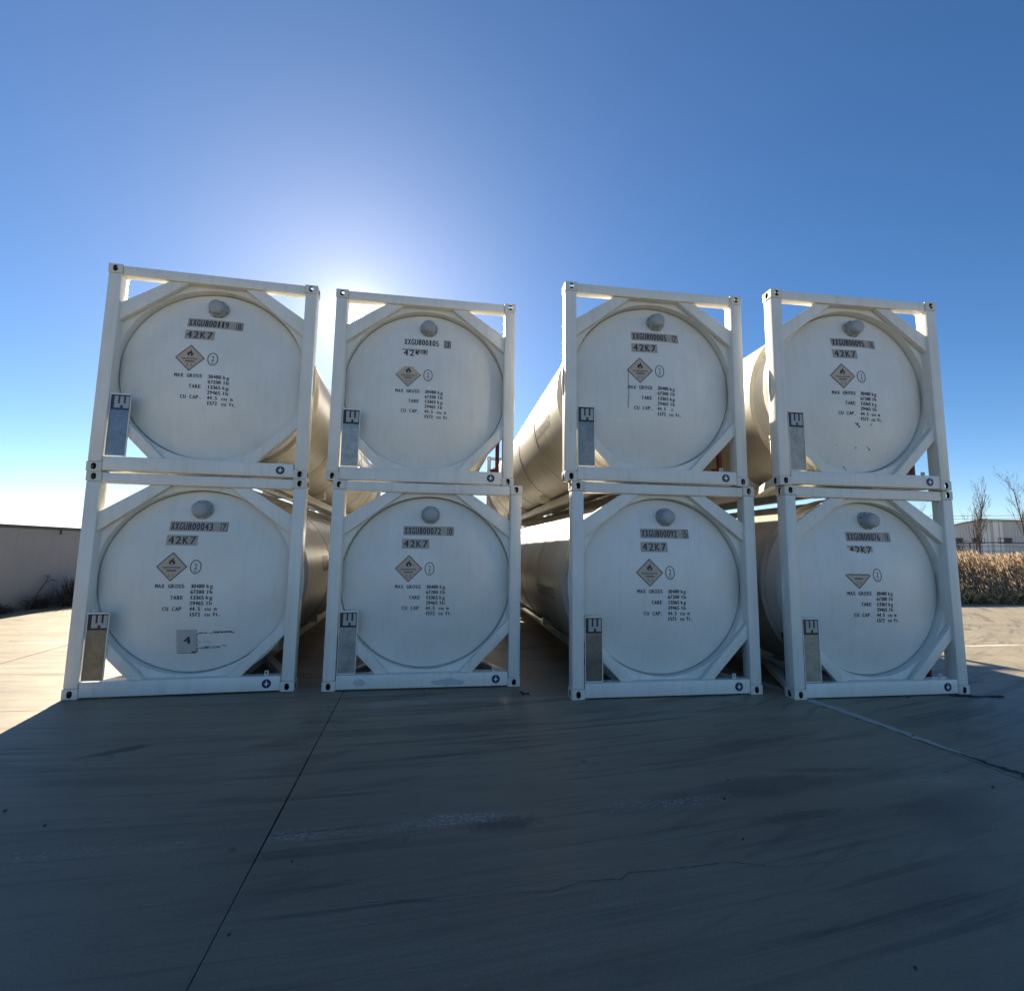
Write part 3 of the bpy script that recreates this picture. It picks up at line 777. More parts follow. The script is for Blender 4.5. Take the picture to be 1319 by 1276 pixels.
MESH = {}
MESH['casting'] = make_casting()
def cache(key, name, mats, build, smooth=False, angle=None):
    bm = bmesh.new(); build(bm); MESH[key] = mesh_from_bm(name, bm, mats, smooth, angle)
YM = lambda y: CL - y
def both_ends(key, name, mats, build, **kw):
    """front piece, and the same piece turned round for the rear frame"""
    cache(key, name, mats, build, **kw)
    me = MESH[key].copy()
    me.transform(Matrix.Translation((0, CL, 0)) @ Matrix.Rotation(PI, 4, 'Z'))
    MESH[key + '_rear'] = me
for s, nm in ((-1, 'l'), (1, 'r')):
    def post(bm):
        xo, xi = s * (HX - 0.006), s * (HX - 0.152)
        add_box(bm, min(xo, xi), max(xo, xi), 0.006, 0.165, 0.1185, CH - 0.1185, 0.012)
    both_ends('post_' + nm, 'corner_post', M['frame'], post, smooth=True, angle=40)
    def ubr(bm):
        add_prism(bm, [(s * 1.072, 2.115), (s * 0.555, 2.4545), (s * 0.335, 2.4545), (s * 1.072, 1.885)], 0.042, 0.110, 0.006)
    both_ends('ubrace_' + nm, 'diagonal_brace', M['frame'], ubr, smooth=True, angle=40)
    def lbr(bm):
        add_prism(bm, [(s * 1.072, 0.672), (s * 0.600, 0.1865), (s * 0.440, 0.1865), (s * 1.072, 0.845)], 0.042, 0.110, 0.006)
    both_ends('lbrace_' + nm, 'diagonal_brace', M['frame'], lbr, smooth=True, angle=40)
    def gus(bm):
        a, b = (s * 1.12, 0.17), (s * 0.48, 1.55)
        dx, dy = b[0] - a[0], b[1] - a[1]; ln = math.hypot(dx, dy); nx, ny = -dy / ln * 0.05, dx / ln * 0.05
        t = bmesh.new()
        lo = [t.verts.new((x, y, 0.03)) for x, y in ((a[0] - nx, a[1] - ny), (a[0] + nx, a[1] + ny), (b[0] + nx, b[1] + ny), (b[0] - nx, b[1] - ny))]
        hi = [t.verts.new((v.co.x, v.co.y, 0.135)) for v in lo]
        t.faces.new(lo[::-1]); t.faces.new(hi)
        for i in range(4): t.faces.new((lo[i], lo[(i + 1) % 4], hi[(i + 1) % 4], hi[i]))
        bmesh.ops.recalc_face_normals(t, faces=t.faces)
        bmesh.ops.bevel(t, geom=list(t.edges), offset=0.006, segments=2, profile=0.5, affect='EDGES')
        merge(bm, t)
    both_ends('gusset_' + nm, 'floor_brace', M['frame'], gus, smooth=True, angle=40)
    def lon(bm): add_box(bm, s * 0.42 - 0.06, s * 0.42 + 0.06, 0.163, CL - 0.163, 0.032, 0.172, 0.008)
    cache('longeron_' + nm, 'longitudinal_beam', M['frame'], lon, True, 40)
    def stan(bm): add_box(bm, s * 1.03 - 0.026, s * 1.03 + 0.026, 0.33, 0.386, 0.136, 0.658, 0.006)
    cache('stanchion_' + nm, 'red_stanchion', M['red'], stan, True, 40)
    def stop(bm):
        add_prism(bm, [(s * 1.06, 0.660), (s * 1.06, 0.725), (s * 0.985, 0.725), (s * 0.955, 0.672), (s * 0.99, 0.672), (s * 1.0, 0.660)], 0.315, 0.40, 0.006)
    cache('stancap_' + nm, 'handle', M['black_rubber'], stop, True, 40)
    def sfoot(bm): add_box(bm, min(s * 0.93, s * 1.003), max(s * 0.93, s * 1.003), 0.32, 0.40, 0.19, 0.28, 0.008)
    cache('stanfoot_' + nm, 'block', M['red'], sfoot, True, 40)
both_ends('top_beam', 'top_beam', M['frame'], lambda bm: add_box(bm, -HX + 0.1625, HX - 0.1625, 0.012, 0.125, 2.456, 2.579, 0.008), smooth=True, angle=40)
both_ends('bottom_beam', 'bottom_beam', M['frame'], lambda bm: add_box(bm, -HX + 0.1625, HX - 0.1625, 0.008, 0.160, 0.016, 0.185, 0.008), smooth=True, angle=40)
both_ends('skirt', 'end_skirt', M['frame'], lambda bm: add_lathe(bm, [(RS, 0.60), (RS, 0.112), (RS + 0.003, 0.110), (RS + 0.014, 0.110), (RS + 0.017, 0.113), (1.236, 0.113), (1.236, 0.121), (RS + 0.020, 0.121), (RS + 0.020, 0.30), (RS + 0.052, 0.302), (RS + 0.052, 0.325), (RS + 0.020, 0.327), (RS + 0.020, 0.60)], 128, 0, TZ), smooth=True, angle=35)
def head(bm):
    prof = [(0, Y0)] + [(r, head_y(r)) for r in [0.05 * k for k in range(1, 21)] + [1.03] + [RK + (RS - 0.0042 - RK) * f for f in (0, 0.15, 0.3, 0.44, 0.56, 0.67, 0.76, 0.84, 0.9, 0.95, 0.98, 1.0)]]
    add_lathe(bm, prof, 128, 0, TZ)
both_ends('head', 'tank_head', M['head'], head, smooth=True)
RB = 1.165
def shell(bm):
    prof = [(RS + 0.0205, 0.575), (RB + 0.012, 0.578), (RB + 0.026, 0.59), (RB + 0.026, 0.625), (RB, 0.64)]
    y = 0.64
    while y < CL - 2.6:
        y += 1.82
        prof += [(RB, y - 0.030), (RB + 0.007, y - 0.028), (RB + 0.007, y + 0.028), (RB, y + 0.030)]
    prof += [(RB, CL - 0.64), (RB + 0.026, CL - 0.625), (RB + 0.026, CL - 0.59), (RB + 0.012, CL - 0.578), (RS + 0.0205, CL - 0.575)]
    add_lathe(bm, prof, 144, 0, TZ)
cache('shell', 'tank_shell', M['shell'], shell, True, 18)
def saddle(bm):
    pts = [(-0.62, 0.172), (0.62, 0.172)]
    for k in range(13):
        x = 0.62 - 1.24 * k / 12; pts.append((x, TZ - math.sqrt((RB - 0.004) ** 2 - x * x)))
    add_prism(bm, pts, -0.10, 0.10)
cache('saddle', 'saddle', M['frame'], saddle)
for k, y in enumerate((1.7, 4.6, 7.6, 10.5)):
    me = MESH['saddle'].copy(); me.transform(Matrix.Translation((0, y, 0))); MESH['saddle%d' % k] = me

# relief-valve cap on the head
CX, CZ = 0.062, TZ + 0.862
CY = on_head(CX, CZ)
def capb(bm):
    add_lathe(bm, [(0, CY - 0.150), (0.03, CY - 0.150), (0.055, CY - 0.146), (0.075, CY - 0.137), (0.088, CY - 0.122), (0.092, CY - 0.108), (0.092, CY - 0.05), (0.102, CY - 0.045), (0.102, CY + 0.12)], 40, CX, CZ)
cache('cap', 'relief_cap', M['cap'], capb, True, 35)
def flange(bm):
    add_lathe(bm, [(0.100, CY - 0.030), (0.118, CY - 0.030), (0.120, CY - 0.027), (0.120, CY - 0.006), (0.117, CY - 0.003), (0.117, CY + 0.12)], 40, CX, CZ)
cache('flange', 'flange', M['cap'], flange, True, 35)
def boltm(bm):
    t = bmesh.new(); add_lathe(t, [(0, -0.016), (0.009, -0.016), (0.010, -0.013), (0.010, 0.01)], 6, 0, 0); merge(bm, t)
cache('bolt', 'bolt', M['bolt'], boltm)

# signs on the frame
def gsign(bm): add_lathe(bm, [(0, 0.0035), (0.050, 0.0035), (0.052, 0.0045), (0.052, 0.008)], 36, 0.905, 0.100)
cache('gsign', 'earthing_sign', M['navy'], gsign)
def garrow(bm):
    c = (0.905, 0.100)
    pts = [(-0.006, 0.034), (0.006, 0.034), (0.006, 0.006), (0.030, 0.006), (0.020, -0.006), (0.010, -0.012), (0.0, -0.034), (-0.010, -0.012), (-0.020, -0.006), (-0.030, 0.006), (-0.006, 0.006)]
    add_prism(bm, [(c[0] + x, c[1] + z) for x, z in pts], 0.0015, 0.0034)
cache('garrow', 'arrow_mark', M['sign_white'], garrow)
def lug(bm):
    add_box(bm, 0.862, 0.902, 0.06, 0.085, 0.186, 0.196); add_box(bm, 0.862, 0.870, 0.06, 0.085, 0.196, 0.232); add_box(bm, 0.894, 0.902, 0.06, 0.085, 0.196, 0.232); add_box(bm, 0.862, 0.902, 0.06, 0.085, 0.232, 0.240)
cache('lug', 'earthing_lug', M['frame'], lug)
PX0, PX1, PZ0, PZ1 = -1.052, -0.832, 0.192, 0.955
def pframe(bm):
    add_box(bm, PX0, PX1, 0.030, 0.034, PZ0, PZ1)
    add_box(bm, PX0, PX1, 0.006, 0.030, PZ1 - 0.015, PZ1, 0.002); add_box(bm, PX0, PX1, 0.018, 0.030, PZ0, PZ0 + 0.012, 0.002)
    add_box(bm, PX0, PX0 + 0.006, 0.018, 0.030, PZ0 + 0.0121, PZ1 - 0.0151); add_box(bm, PX1 - 0.008, PX1, 0.018, 0.030, PZ0 + 0.0121, PZ1 - 0.0151)
cache('pframe', 'document_panel', M['frame'], pframe)
SZ = PZ1 - 0.20
def picto_bg(bm): add_box(bm, PX0 + 0.0065, PX1 - 0.0085, 0.024, 0.0295, SZ, PZ1 - 0.0155)
cache('picto_dark', 'pictogram_plate', M['dark_print'], picto_bg)
cache('picto_blue', 'pictogram_plate', M['blue_print'], picto_bg)
def picto(bm):
    a, b = PX0 + 0.045, PX1 - 0.018; zt, zb = PZ1 - 0.030, SZ + 0.025; w = b - a
    xs_ = [a, a + w * 0.24, a + w * 0.38, a + w * 0.62, a + w * 0.76, b]
    for k in (0, 2, 4): add_box(bm, xs_[k], xs_[k + 1], 0.0215, 0.0238, zb + 0.055, zt)
    add_box(bm, a, xs_[2] + 0.004, 0.0217, 0.0238, zb, zb + 0.0548); add_box(bm, xs_[3] - 0.004, b, 0.0217, 0.0238, zb, zb + 0.0548)
    add_box(bm, xs_[2] + 0.004, xs_[3] - 0.004, 0.0217, 0.0238, zb + 0.034, zb + 0.0548)
cache('picto', 'pictogram', M['pale_print'], picto)
def dplate(bm): add_box(bm, PX0 + 0.0065, PX1 - 0.0085, 0.0245, 0.0295, PZ0 + 0.014, SZ - 0.003)
cache('dplate_steel', 'data_plate', M['steel_plate'], dplate)
cache('dplate_light', 'data_plate', M['light_plate'], dplate)
cache('dplate_pale', 'data_plate', M['pale_plate'], dplate)
cache('dplate_blue', 'data_plate', M['blue_plate'], dplate)

# flat print that follows the dished head -------------------------------------
def drape_rect(bm, x0, x1, z0, z1, off, n=8, cut=None):
    nx = max(2, int(n * (x1 - x0) / 0.3) + 1); nz = max(2, int(n * (z1 - z0) / 0.3) + 1)
    g = [[bm.verts.new((x, on_head(x, z) - off, z)) for x in [x0 + (x1 - x0) * i / nx for i in range(nx + 1)]] for z in [z0 + (z1 - z0) * j / nz for j in range(nz + 1)]]
    for j in range(nz):
        for i in range(nx): bm.faces.new((g[j][i], g[j][i + 1], g[j + 1][i + 1], g[j + 1][i]))
def drape_poly(bm, pts, off):
    bm.faces.new([bm.verts.new((x, on_head(x, z) - off, z)) for x, z in pts])
def drape_bar(bm, a, b, w, off, seg=6):
    dx, dz = b[0] - a[0], b[1] - a[1]; ln = math.hypot(dx, dz); nx, nz = -dz / ln * w / 2, dx / ln * w / 2
    prev = None
    for k in range(seg + 1):
        t = k / seg; x, z = a[0] + dx * t, a[1] + dz * t
        cur = [bm.verts.new((x + q * nx, on_head(x + q * nx, z + q * nz) - off, z + q * nz)) for q in (1, -1)]
        if prev: bm.faces.new((prev[1], cur[1], cur[0], prev[0]))
        prev = cur
_glyphs = {}
def glyph_mesh(ch):
    if ch not in _glyphs:
        cu = bpy.data.curves.new('t', 'FONT'); cu.body = ch; cu.size = 1.0; cu.resolution_u = 3; cu.offset = 0.0
        o = bpy.data.objects.new('t', cu); col.objects.link(o)
        dg = bpy.context.evaluated_depsgraph_get()
        me = bpy.data.meshes.new_from_object(o.evaluated_get(dg))
        vs = [(v.co.x, v.co.y) for v in me.vertices]; fs = [tuple(p.vertices) for p in me.polygons]
        bpy.data.objects.remove(o, do_unlink=True); bpy.data.curves.remove(cu); bpy.data.meshes.remove(me)
        xs_ = [v[0] for v in vs] or [0]
        _glyphs[ch] = (vs, fs, min(xs_), max(xs_))
    return _glyphs[ch]
def put_text(bm, text, x, z, cap, pitch, put, fill=0.82, cuts=None, bold=0.0):
    """evenly pitched letters, each squeezed into its cell; z is the baseline, cap the capital height"""
    for k, ch in enumerate(text):
        if ch == ' ': continue
        vs, fs, x0, x1 = glyph_mesh(ch)
        sy = cap / 0.70; w = max(x1 - x0, 0.2)
        sx = min(pitch * fill / w, sy * 1.25)
        cx = x + (k + 0.5) * pitch
        for rep in ((0,) if not bold else (-bold, bold)):
            g = bmesh.new()
            gv = [g.verts.new((cx + (vx - (x0 + x1) / 2) * sx + rep, 0, z + vy * sy)) for vx, vy in vs]
            for f in fs:
                try: g.faces.new([gv[i] for i in f])
                except ValueError: pass
            if cuts and cuts[k]:                                   # the lower part of this letter is torn away along a slanting line
                bmesh.ops.bisect_plane(g, geom=g.verts[:] + g.edges[:] + g.faces[:], plane_co=(cx, 0, cuts[k]), plane_no=(0.25 * (-1) ** k, 0, 1), clear_inner=True)
            for v in g.verts: v.co = put(v.co.x, v.co.z, 0.0004 * (rep > 0))
            merge(bm, g)
def head_put(off): return lambda x, z, e: (x, on_head(x, z) - off - e, z)

rng = random.Random(3)
def build_container(spec):
    global DX, DZ
    key = spec['key']
    root = thing('tank_container', spec['label'], 'tank container', spec['loc'], (0, 0, spec['yaw']), 'white tank containers stacked two high in four stacks')
    P = lambda k, name, parent=root: link(name, MESH[k], parent)
    # frame
    for sx in (-1, 1):
        for y in (0.089, CL - 0.089):
            for z in (0.059, CH - 0.059):
                link('corner_casting', MESH['casting'], root, (sx * (HX - 0.081), y, z))
    for end in ('', '_rear'):
        for nm in ('l', 'r'):
            P('post_' + nm + end, 'corner_post'); P('ubrace_' + nm + end, 'diagonal_brace'); P('lbrace_' + nm + end, 'diagonal_brace'); P('gusset_' + nm + end, 'floor_brace')
        P('top_beam' + end, 'top_beam'); P('bottom_beam' + end, 'bottom_beam'); P('skirt' + end, 'end_skirt'); P('head' + end, 'tank_head')
    for nm in ('l', 'r'):
        P('longeron_' + nm, 'longitudinal_beam')
        if nm in spec.get('stan', ''):
            s = P('stanchion_' + nm, 'red_stanchion'); P('stancap_' + nm, 'handle', s); P('stanfoot_' + nm, 'block', s)
    for k in range(4): P('saddle%d' % k, 'saddle')
    P('shell', 'tank_shell')
    c = P('cap', 'relief_cap'); c.location = (spec['dx'], 0, 0); P('flange', 'flange', c)
    for k in range(8):
        a = 2 * PI * (k + 0.5) / 8
        link('bolt', MESH['bolt'], c, (CX + 0.108 * math.cos(a), CY - 0.026, CZ + 0.108 * math.sin(a)))
    g = P('gsign', 'earthing_sign'); P('garrow', 'arrow_mark', g); P('lug', 'earthing_lug')
    d = P('pframe', 'document_panel')
    P('picto_blue' if spec.get('blue') else 'picto_dark', 'pictogram_plate', d)
    P('picto', 'pictogram', d)
    P('dplate_' + spec.get('doc', 'steel'), 'data_plate', d)

    # markings on the head
    DX, DZ = spec['dx'], -0.022
    def mark(name, me, parent=None):
        o = link(name, me, parent if parent is not None else root)
        if parent is None: o.location = (DX, 0, DZ)
        if name in ('lettering', 'weight_lettering', 'tape_residue', 'paint_chip', 'border'): o['kind'] = 'stuff'
        return o
    num, chk = spec['num'], spec['chk']
    NX0, NX1, NZ0, NZ1 = -0.280, 0.370, 1.930, 2.050
    pitch = 0.0475
    if not spec.get('pale_number'):
        bm = bmesh.new(); drape_rect(bm, NX0, NX1, NZ0, NZ1, 0.0022)
        npl = mark('number_plate', mesh_from_bm('number_plate', bm, M['plate'], True))
    else:
        bm = bmesh.new(); drape_rect(bm, NX1 - 0.10, NX1, NZ0, NZ1, 0.0022)
        npl = mark('number_plate', mesh_from_bm('number_plate', bm, M['plate'], True))
    bm = bmesh.new()
    put_text(bm, num, NX0 + 0.012, NZ0 + 0.015, 0.090, pitch, head_put(0.0040), 0.74, bold=0.0027)
    cx0 = NX1 - 0.078
    put_text(bm, chk, cx0 + 0.010, NZ0 + 0.020, 0.080, 0.052, head_put(0.0040), 0.72, bold=0.0018)
    for a, b in (((cx0, NZ0 + 0.006), (cx0, NZ1 - 0.006)), ((NX1 - 0.007, NZ0 + 0.006), (NX1 - 0.007, NZ1 - 0.006)), ((cx0, NZ0 + 0.008), (NX1 - 0.007, NZ0 + 0.008)), ((cx0, NZ1 - 0.008), (NX1 - 0.007, NZ1 - 0.008))):
        drape_bar(bm, a, b, 0.007 if a[0] == cx0 and b[0] == cx0 else 0.005, 0.0046)
    mark('lettering', mesh_from_bm('lettering', bm, M['ink']), npl)

    SX0, SX1, SZ0, SZ1 = -0.290, 0.060, 1.757, 1.882
    bm = bmesh.new()
    cuts = {'lower': (None, None, 0.040, 0.062), 'ragged': (0.050, 0.034, 0.026, 0.024)}.get(spec.get('torn'))
    if spec.get('torn'):
        n = 22
        prev = None
        for k in range(n + 1):
            x = SX0 + (SX1 - SX0) * k / n
            if spec['torn'] == 'lower': zb, zt = (SZ0 + 0.055 + rng.uniform(-0.015, 0.02) if x > -0.09 else SZ1 - 0.012 - rng.uniform(0, 0.02)), SZ1
            else: zb, zt = (SZ0 + 0.075 - 0.5 * (x + 0.29) * 0.6 if x < -0.18 else SZ0 + 0.03) + rng.uniform(-0.012, 0.02), SZ1 - rng.uniform(0, 0.02)
            zb = min(zb, zt - 0.004)
            cur = [bm.verts.new((x, on_head(x, z) - 0.0022, z)) for z in (zb, zt)]
            if prev: bm.faces.new((prev[0], cur[0], cur[1], prev[1]))
            prev = cur
    else:
        drape_rect(bm, SX0, SX1, SZ0, SZ1, 0.0022)
    spl = mark('size_plate', mesh_from_bm('size_plate', bm, M['plate'], True))
    if spec.get('torn'): spl['label'] = 'torn size plate with ragged edge'
    bm = bmesh.new()
    put_text(bm, '42K7', SX0 + 0.013, SZ0 + 0.018, 0.092, 0.081, head_put(0.0040), 0.74, cuts=cuts and [c and SZ0 + c for c in cuts], bold=0.0026)
    mark('lettering', mesh_from_bm('lettering', bm, M['ink']), spl)

    # hazard diamond
    dx, dz, dr = -0.192, 1.503, 0.172
    top = dz + dr
    zc = {None: top, 'half': dz + 0.012, 'notch': dz + 0.115}[spec.get('diamond')]
    def dclip(x, z): return z <= zc + 0.002
    bm = bmesh.new(); n = 12
    rows = []
    for j in range(2 * n + 1):
        z = dz - dr + 2 * dr * j / (2 * n)
        if z > zc: z = zc
        hw = max(dr - abs(z - dz), 0.0005)
        rows.append([bm.verts.new((dx + hw * (2 * i / 6 - 1), on_head(dx + hw * (2 * i / 6 - 1), z) - 0.0022, z)) for i in range(7)])
        if z >= zc: break
    for a, b in zip(rows, rows[1:]):
        for i in range(6): bm.faces.new((a[i], a[i + 1], b[i + 1], b[i]))
    dia = mark('hazard_placard', mesh_from_bm('hazard_placard', bm, M['diamond'], True))
    if spec.get('diamond'): dia['label'] = 'hazard placard with its upper part torn off' if spec['diamond'] == 'half' else 'faded hazard placard'
    bm = bmesh.new(); m_ = dr - 0.006
    corners = [(dx, dz - m_), (dx + m_, dz), (dx, dz + m_), (dx - m_, dz)]
    drape_bar(bm, corners[0], corners[1], 0.010, 0.0042); drape_bar(bm, corners[3], corners[0], 0.010, 0.0044)
    if not spec.get('diamond'):
        drape_bar(bm, corners[1], corners[2], 0.010, 0.0046); drape_bar(bm, corners[2], corners[3], 0.010, 0.0048)
    elif spec['diamond'] == 'half':
        for k in range(9):
            x = dx - 0.14 + 0.28 * k / 9; drape_bar(bm, (x, zc - 0.006 + rng.uniform(-0.006, 0.006)), (x + 0.032, zc - 0.006 + rng.uniform(-0.006, 0.006)), 0.012, 0.0046, 2)
    mark('border', mesh_from_bm('border', bm, M['ink_soft']), dia)
    if spec.get('diamond') != 'half':
        bm = bmesh.new()
        fl = [(0, 0.022), (0.020, 0.024), (0.034, 0.038), (0.037, 0.056), (0.030, 0.072), (0.028, 0.060), (0.020, 0.064), (0.016, 0.088), (0.002, 0.112), (0.003, 0.092), (-0.008, 0.082), (-0.016, 0.070), (-0.020, 0.082), (-0.030, 0.066), (-0.035, 0.050), (-0.030, 0.034), (-0.018, 0.024)]
        drape_poly(bm, [(dx + x, dz + z) for x, z in fl], 0.0045)
        mark('flame_mark', mesh_from_bm('flame_mark', bm, M['ink']), dia)
        bm = bmesh.new()
        drape_poly(bm, [(dx + x, dz + 0.028 + z) for x, z in ((-0.009, 0), (0.009, 0), (0.013, 0.012), (0.004, 0.028), (-0.006, 0.022), (-0.012, 0.010))], 0.0058)
        mark('flame_core', mesh_from_bm('flame_core', bm, M['diamond']), dia)
    bm = bmesh.new()
    x = dx - 0.095                                              # row of small unreadable print
    while x < dx + 0.088 and spec.get('diamond') != 'half':
        w = rng.uniform(0.008, 0.015); drape_bar(bm, (x, dz - 0.010), (x + w, dz - 0.010), 0.014, 0.0044, 1); x += w + 0.004
    x = dx - 0.052
    while x < dx + 0.05:
        w = rng.uniform(0.007, 0.012); drape_bar(bm, (x, dz - 0.045), (x + w, dz - 0.045), 0.020, 0.0044, 1); x += w + 0.004
    put_text(bm, '2.1', dx - 0.036, dz - 0.115, 0.040, 0.024, head_put(0.0044), 0.8)
    mark('lettering', mesh_from_bm('lettering', bm, M['ink_soft']), dia)
    if spec.get('drip'):
        bm = bmesh.new(); pts = [(dx - 0.155, dz - 0.01), (dx - 0.158, dz - 0.16), (dx - 0.150, dz - 0.30), (dx - 0.158, dz - 0.42), (dx - 0.155, dz - 0.50)]
        for a, b in zip(pts, pts[1:]): drape_bar(bm, a, b, rng.uniform(0.005, 0.012), 0.0030 + 0.0003 * pts.index(a), 4)
        mark('dirt_run', mesh_from_bm('dirt_run', bm, M['ink_soft']))
    # oval approval mark
    ox, oz = 0.072, 1.503
    bm = bmesh.new(); n = 40
    for (ra, rb_, wd) in ((0.062, 0.084, 0.010),):
        ring = []
        for k in range(n):
            a = 2 * PI * k / n
            ring.append([bm.verts.new((ox + (ra + q) * math.cos(a), on_head(ox + (ra + q) * math.cos(a), oz + (rb_ + q) * math.sin(a)) - 0.003, oz + (rb_ + q) * math.sin(a))) for q in (0, -wd)])
        for k in range(n): a, b = ring[k], ring[(k + 1) % n]; bm.faces.new((a[1], b[1], b[0], a[0]))
    om = mark('approval_mark', mesh_from_bm('approval_mark', bm, M['ink_soft']))
    bm = bmesh.new(); put_text(bm, '2', ox - 0.03, oz - 0.028, 0.07, 0.06, head_put(0.003), 0.6); drape_bar(bm, (ox - 0.018, oz - 0.052), (ox + 0.018, oz - 0.052), 0.008, 0.003, 2)
    mark('lettering', mesh_from_bm('lettering', bm, M['ink_soft']), om)
    # weights
    bm = bmesh.new(); hp = head_put(0.003)
    z0 = 1.252; dz_ = 0.0670; cap = 0.046; p = 0.0330
    def right(text, xr, z): put_text(bm, text, xr - p * 1.1 * len(text), z, cap, p * 1.1, hp, 0.74, bold=0.0021)
    right('MAX GROSS', -0.030, z0); right('TARE', -0.035, z0 - 2 * dz_); right('CU CAP' if spec.get('nodot') else 'CU CAP.', -0.045 if spec.get('nodot') else -0.02, z0 - 4 * dz_)
    vol = 'm' if spec.get('m') else 'cu'
    for k, (a, b) in enumerate((('30480', 'kg'), ('67200', 'lb'), ('13365', 'kg'), ('29465', 'lb'))):
        put_text(bm, a, 0.036, z0 - k * dz_, cap, p * 0.92, hp, 0.80, bold=0.0021)
        put_text(bm, b, 0.205, z0 - k * dz_, cap, p * 1.15, hp, 0.72, bold=0.0018)
    put_text(bm, '44.5', 0.036, z0 - 4 * dz_, cap, p * 0.9, hp, 0.80, bold=0.0021)
    if spec.get('m'): put_text(bm, 'm', 0.225, z0 - 4 * dz_, cap, p, hp, 0.9)
    else: put_text(bm, 'cu m', 0.200, z0 - 4 * dz_, cap, p, hp, 0.85, bold=0.0015)
    put_text(bm, '1572', 0.036, z0 - 5 * dz_, cap, p * 0.9, hp, 0.80, bold=0.0021)
    put_text(bm, 'cu ft.', 0.200, z0 - 5 * dz_, cap, p * 0.9, hp, 0.78, bold=0.0015)
    mark('weight_lettering', mesh_from_bm('weight_lettering', bm, M['ink_thin']))
    # side number on the shell, left flank, and two small plates on the right flank
    bm = bmesh.new()
    def side_put(x, z, e):
        a = math.radians(250) + z / RB
        return (RB * 1.0026 * math.sin(a), x, TZ + RB * 1.0026 * math.cos(a))
    # runs backwards along the flank so that it reads left to right from outside
    def side_put2(x, z, e):
        a = -math.radians(104) + z / RB
        r = RB + 0.003 + e
        return (r * math.sin(a), 3.6 - x, TZ + r * math.cos(a))
    put_text(bm, num + chk, 1.0, 0.0, 0.16, 0.125, side_put2, 0.8, bold=0.003)
    link('side_lettering', mesh_from_bm('side_lettering', bm, M['ink_soft']), root)
    for (y0, y1, a0, a1, mt) in ((1.75, 2.25, 76, 88, 'maroon'), (2.45, 2.95, 76, 88, 'olive')):
        bm = bmesh.new(); prev = None
        for k in range(7):
            a = math.radians(a0 + (a1 - a0) * k / 6); cur = [bm.verts.new(((RB + 0.004) * math.sin(a), y, TZ + (RB + 0.004) * math.cos(a))) for y in (y0, y1)]
            if prev: bm.faces.new((prev[0], prev[1], cur[1], cur[0]))
            prev = cur
        link('side_plate', mesh_from_bm('side_plate', bm, M[mt], True), root)
    # one-off wear
    if spec.get('notice'):
        bm = bmesh.new(); nx0, nx1, nz0, nz1 = -0.095, 0.125, 0.480, 0.760
        drape_rect(bm, nx0, nx1, nz0, nz1, 0.004)
        no = mark('paper_notice', mesh_from_bm('paper_notice', bm, M['paper'], True))
        no['label'] = 'grey paper notice marked 4'
        bm = bmesh.new(); put_text(bm, '4', -0.022, 0.590, 0.088, 0.085, head_put(0.0058), 0.85, bold=0.004)
        mark('lettering', mesh_from_bm('lettering', bm, M['ink']), no)
        bm = bmesh.new()
        drape_bar(bm, (nx0 + 0.005, nz0 - 0.002), (nx1 - 0.05, nz0 - 0.004), 0.005, 0.0062); drape_bar(bm, (nx1 - 0.06, nz0 + 0.002), (nx1 - 0.01, nz0 + 0.006), 0.022, 0.0064, 2); drape_bar(bm, (nx1, nz0 + 0.01), (nx1 + 0.004, nz0 + 0.05), 0.010, 0.0062, 2)
        for z in (0.56, 0.62, 0.68): drape_bar(bm, (nx1 - 0.002, z), (nx1 + 0.006, z + 0.03), 0.008, 0.0062, 2)
        for (xa, xb, z, w) in ((0.135, 0.50, 0.715, 0.016), (0.14, 0.26, 0.61, 0.006), (0.13, 0.36, 0.535, 0.020), (0.30, 0.48, 0.728, 0.018), (0.20, 0.40, 0.552, 0.010)):
            k = xa
            while k < xb:
                w2 = rng.uniform(0.012, 0.05); drape_bar(bm, (k, z + rng.uniform(-0.004, 0.004)), (k + w2, z + rng.uniform(-0.004, 0.006)), w * rng.uniform(0.25, 0.9), 0.003, 1); k += w2 + rng.uniform(-0.006, 0.012)
        mark('tape_residue', mesh_from_bm('tape_residue', bm, M['primer'] if False else M['ink_soft']), no)
    if spec.get('spots'):
        bm = bmesh.new()
        for (x, z, r) in ((-0.005, 0.865, 0.026), (0.02, 0.835, 0.016), (-0.03, 0.88, 0.012), (0.20, 0.87, 0.012), (0.0, 0.565, 0.014), (0.20, 0.55, 0.022), (0.17, 0.575, 0.012), (-0.13, 0.31, 0.015), (-0.10, 0.285, 0.010), (-0.27, 0.59, 0.008)):
            drape_poly(bm, [(x + r * rng.uniform(0.4, 1.2) * math.cos(a), z + r * rng.uniform(0.4, 1.1) * math.sin(a)) for a in [2 * PI * k / 9 for k in range(9)]], 0.003)
        mark('paint_chip', mesh_from_bm('paint_chip', bm, M['ink_soft']))
    if spec.get('patches'):
        for (x, z, rx, rz) in ((-0.78, 0.095, 0.075, 0.045), (0.30, 0.075, 0.20, 0.045)):
            bm = bmesh.new(); pts = [(x + rx * rng.uniform(0.8, 1.15) * math.cos(a), z + rz * rng.uniform(0.75, 1.15) * math.sin(a)) for a in [2 * PI * k / 22 for k in range(22)]]
            add_prism(bm, pts, 0.0062, 0.009)
            link('repaint_patch', mesh_from_bm('repaint_patch', bm, M['primer']), root)
    DX, DZ = 0.0, 0.0
    return root

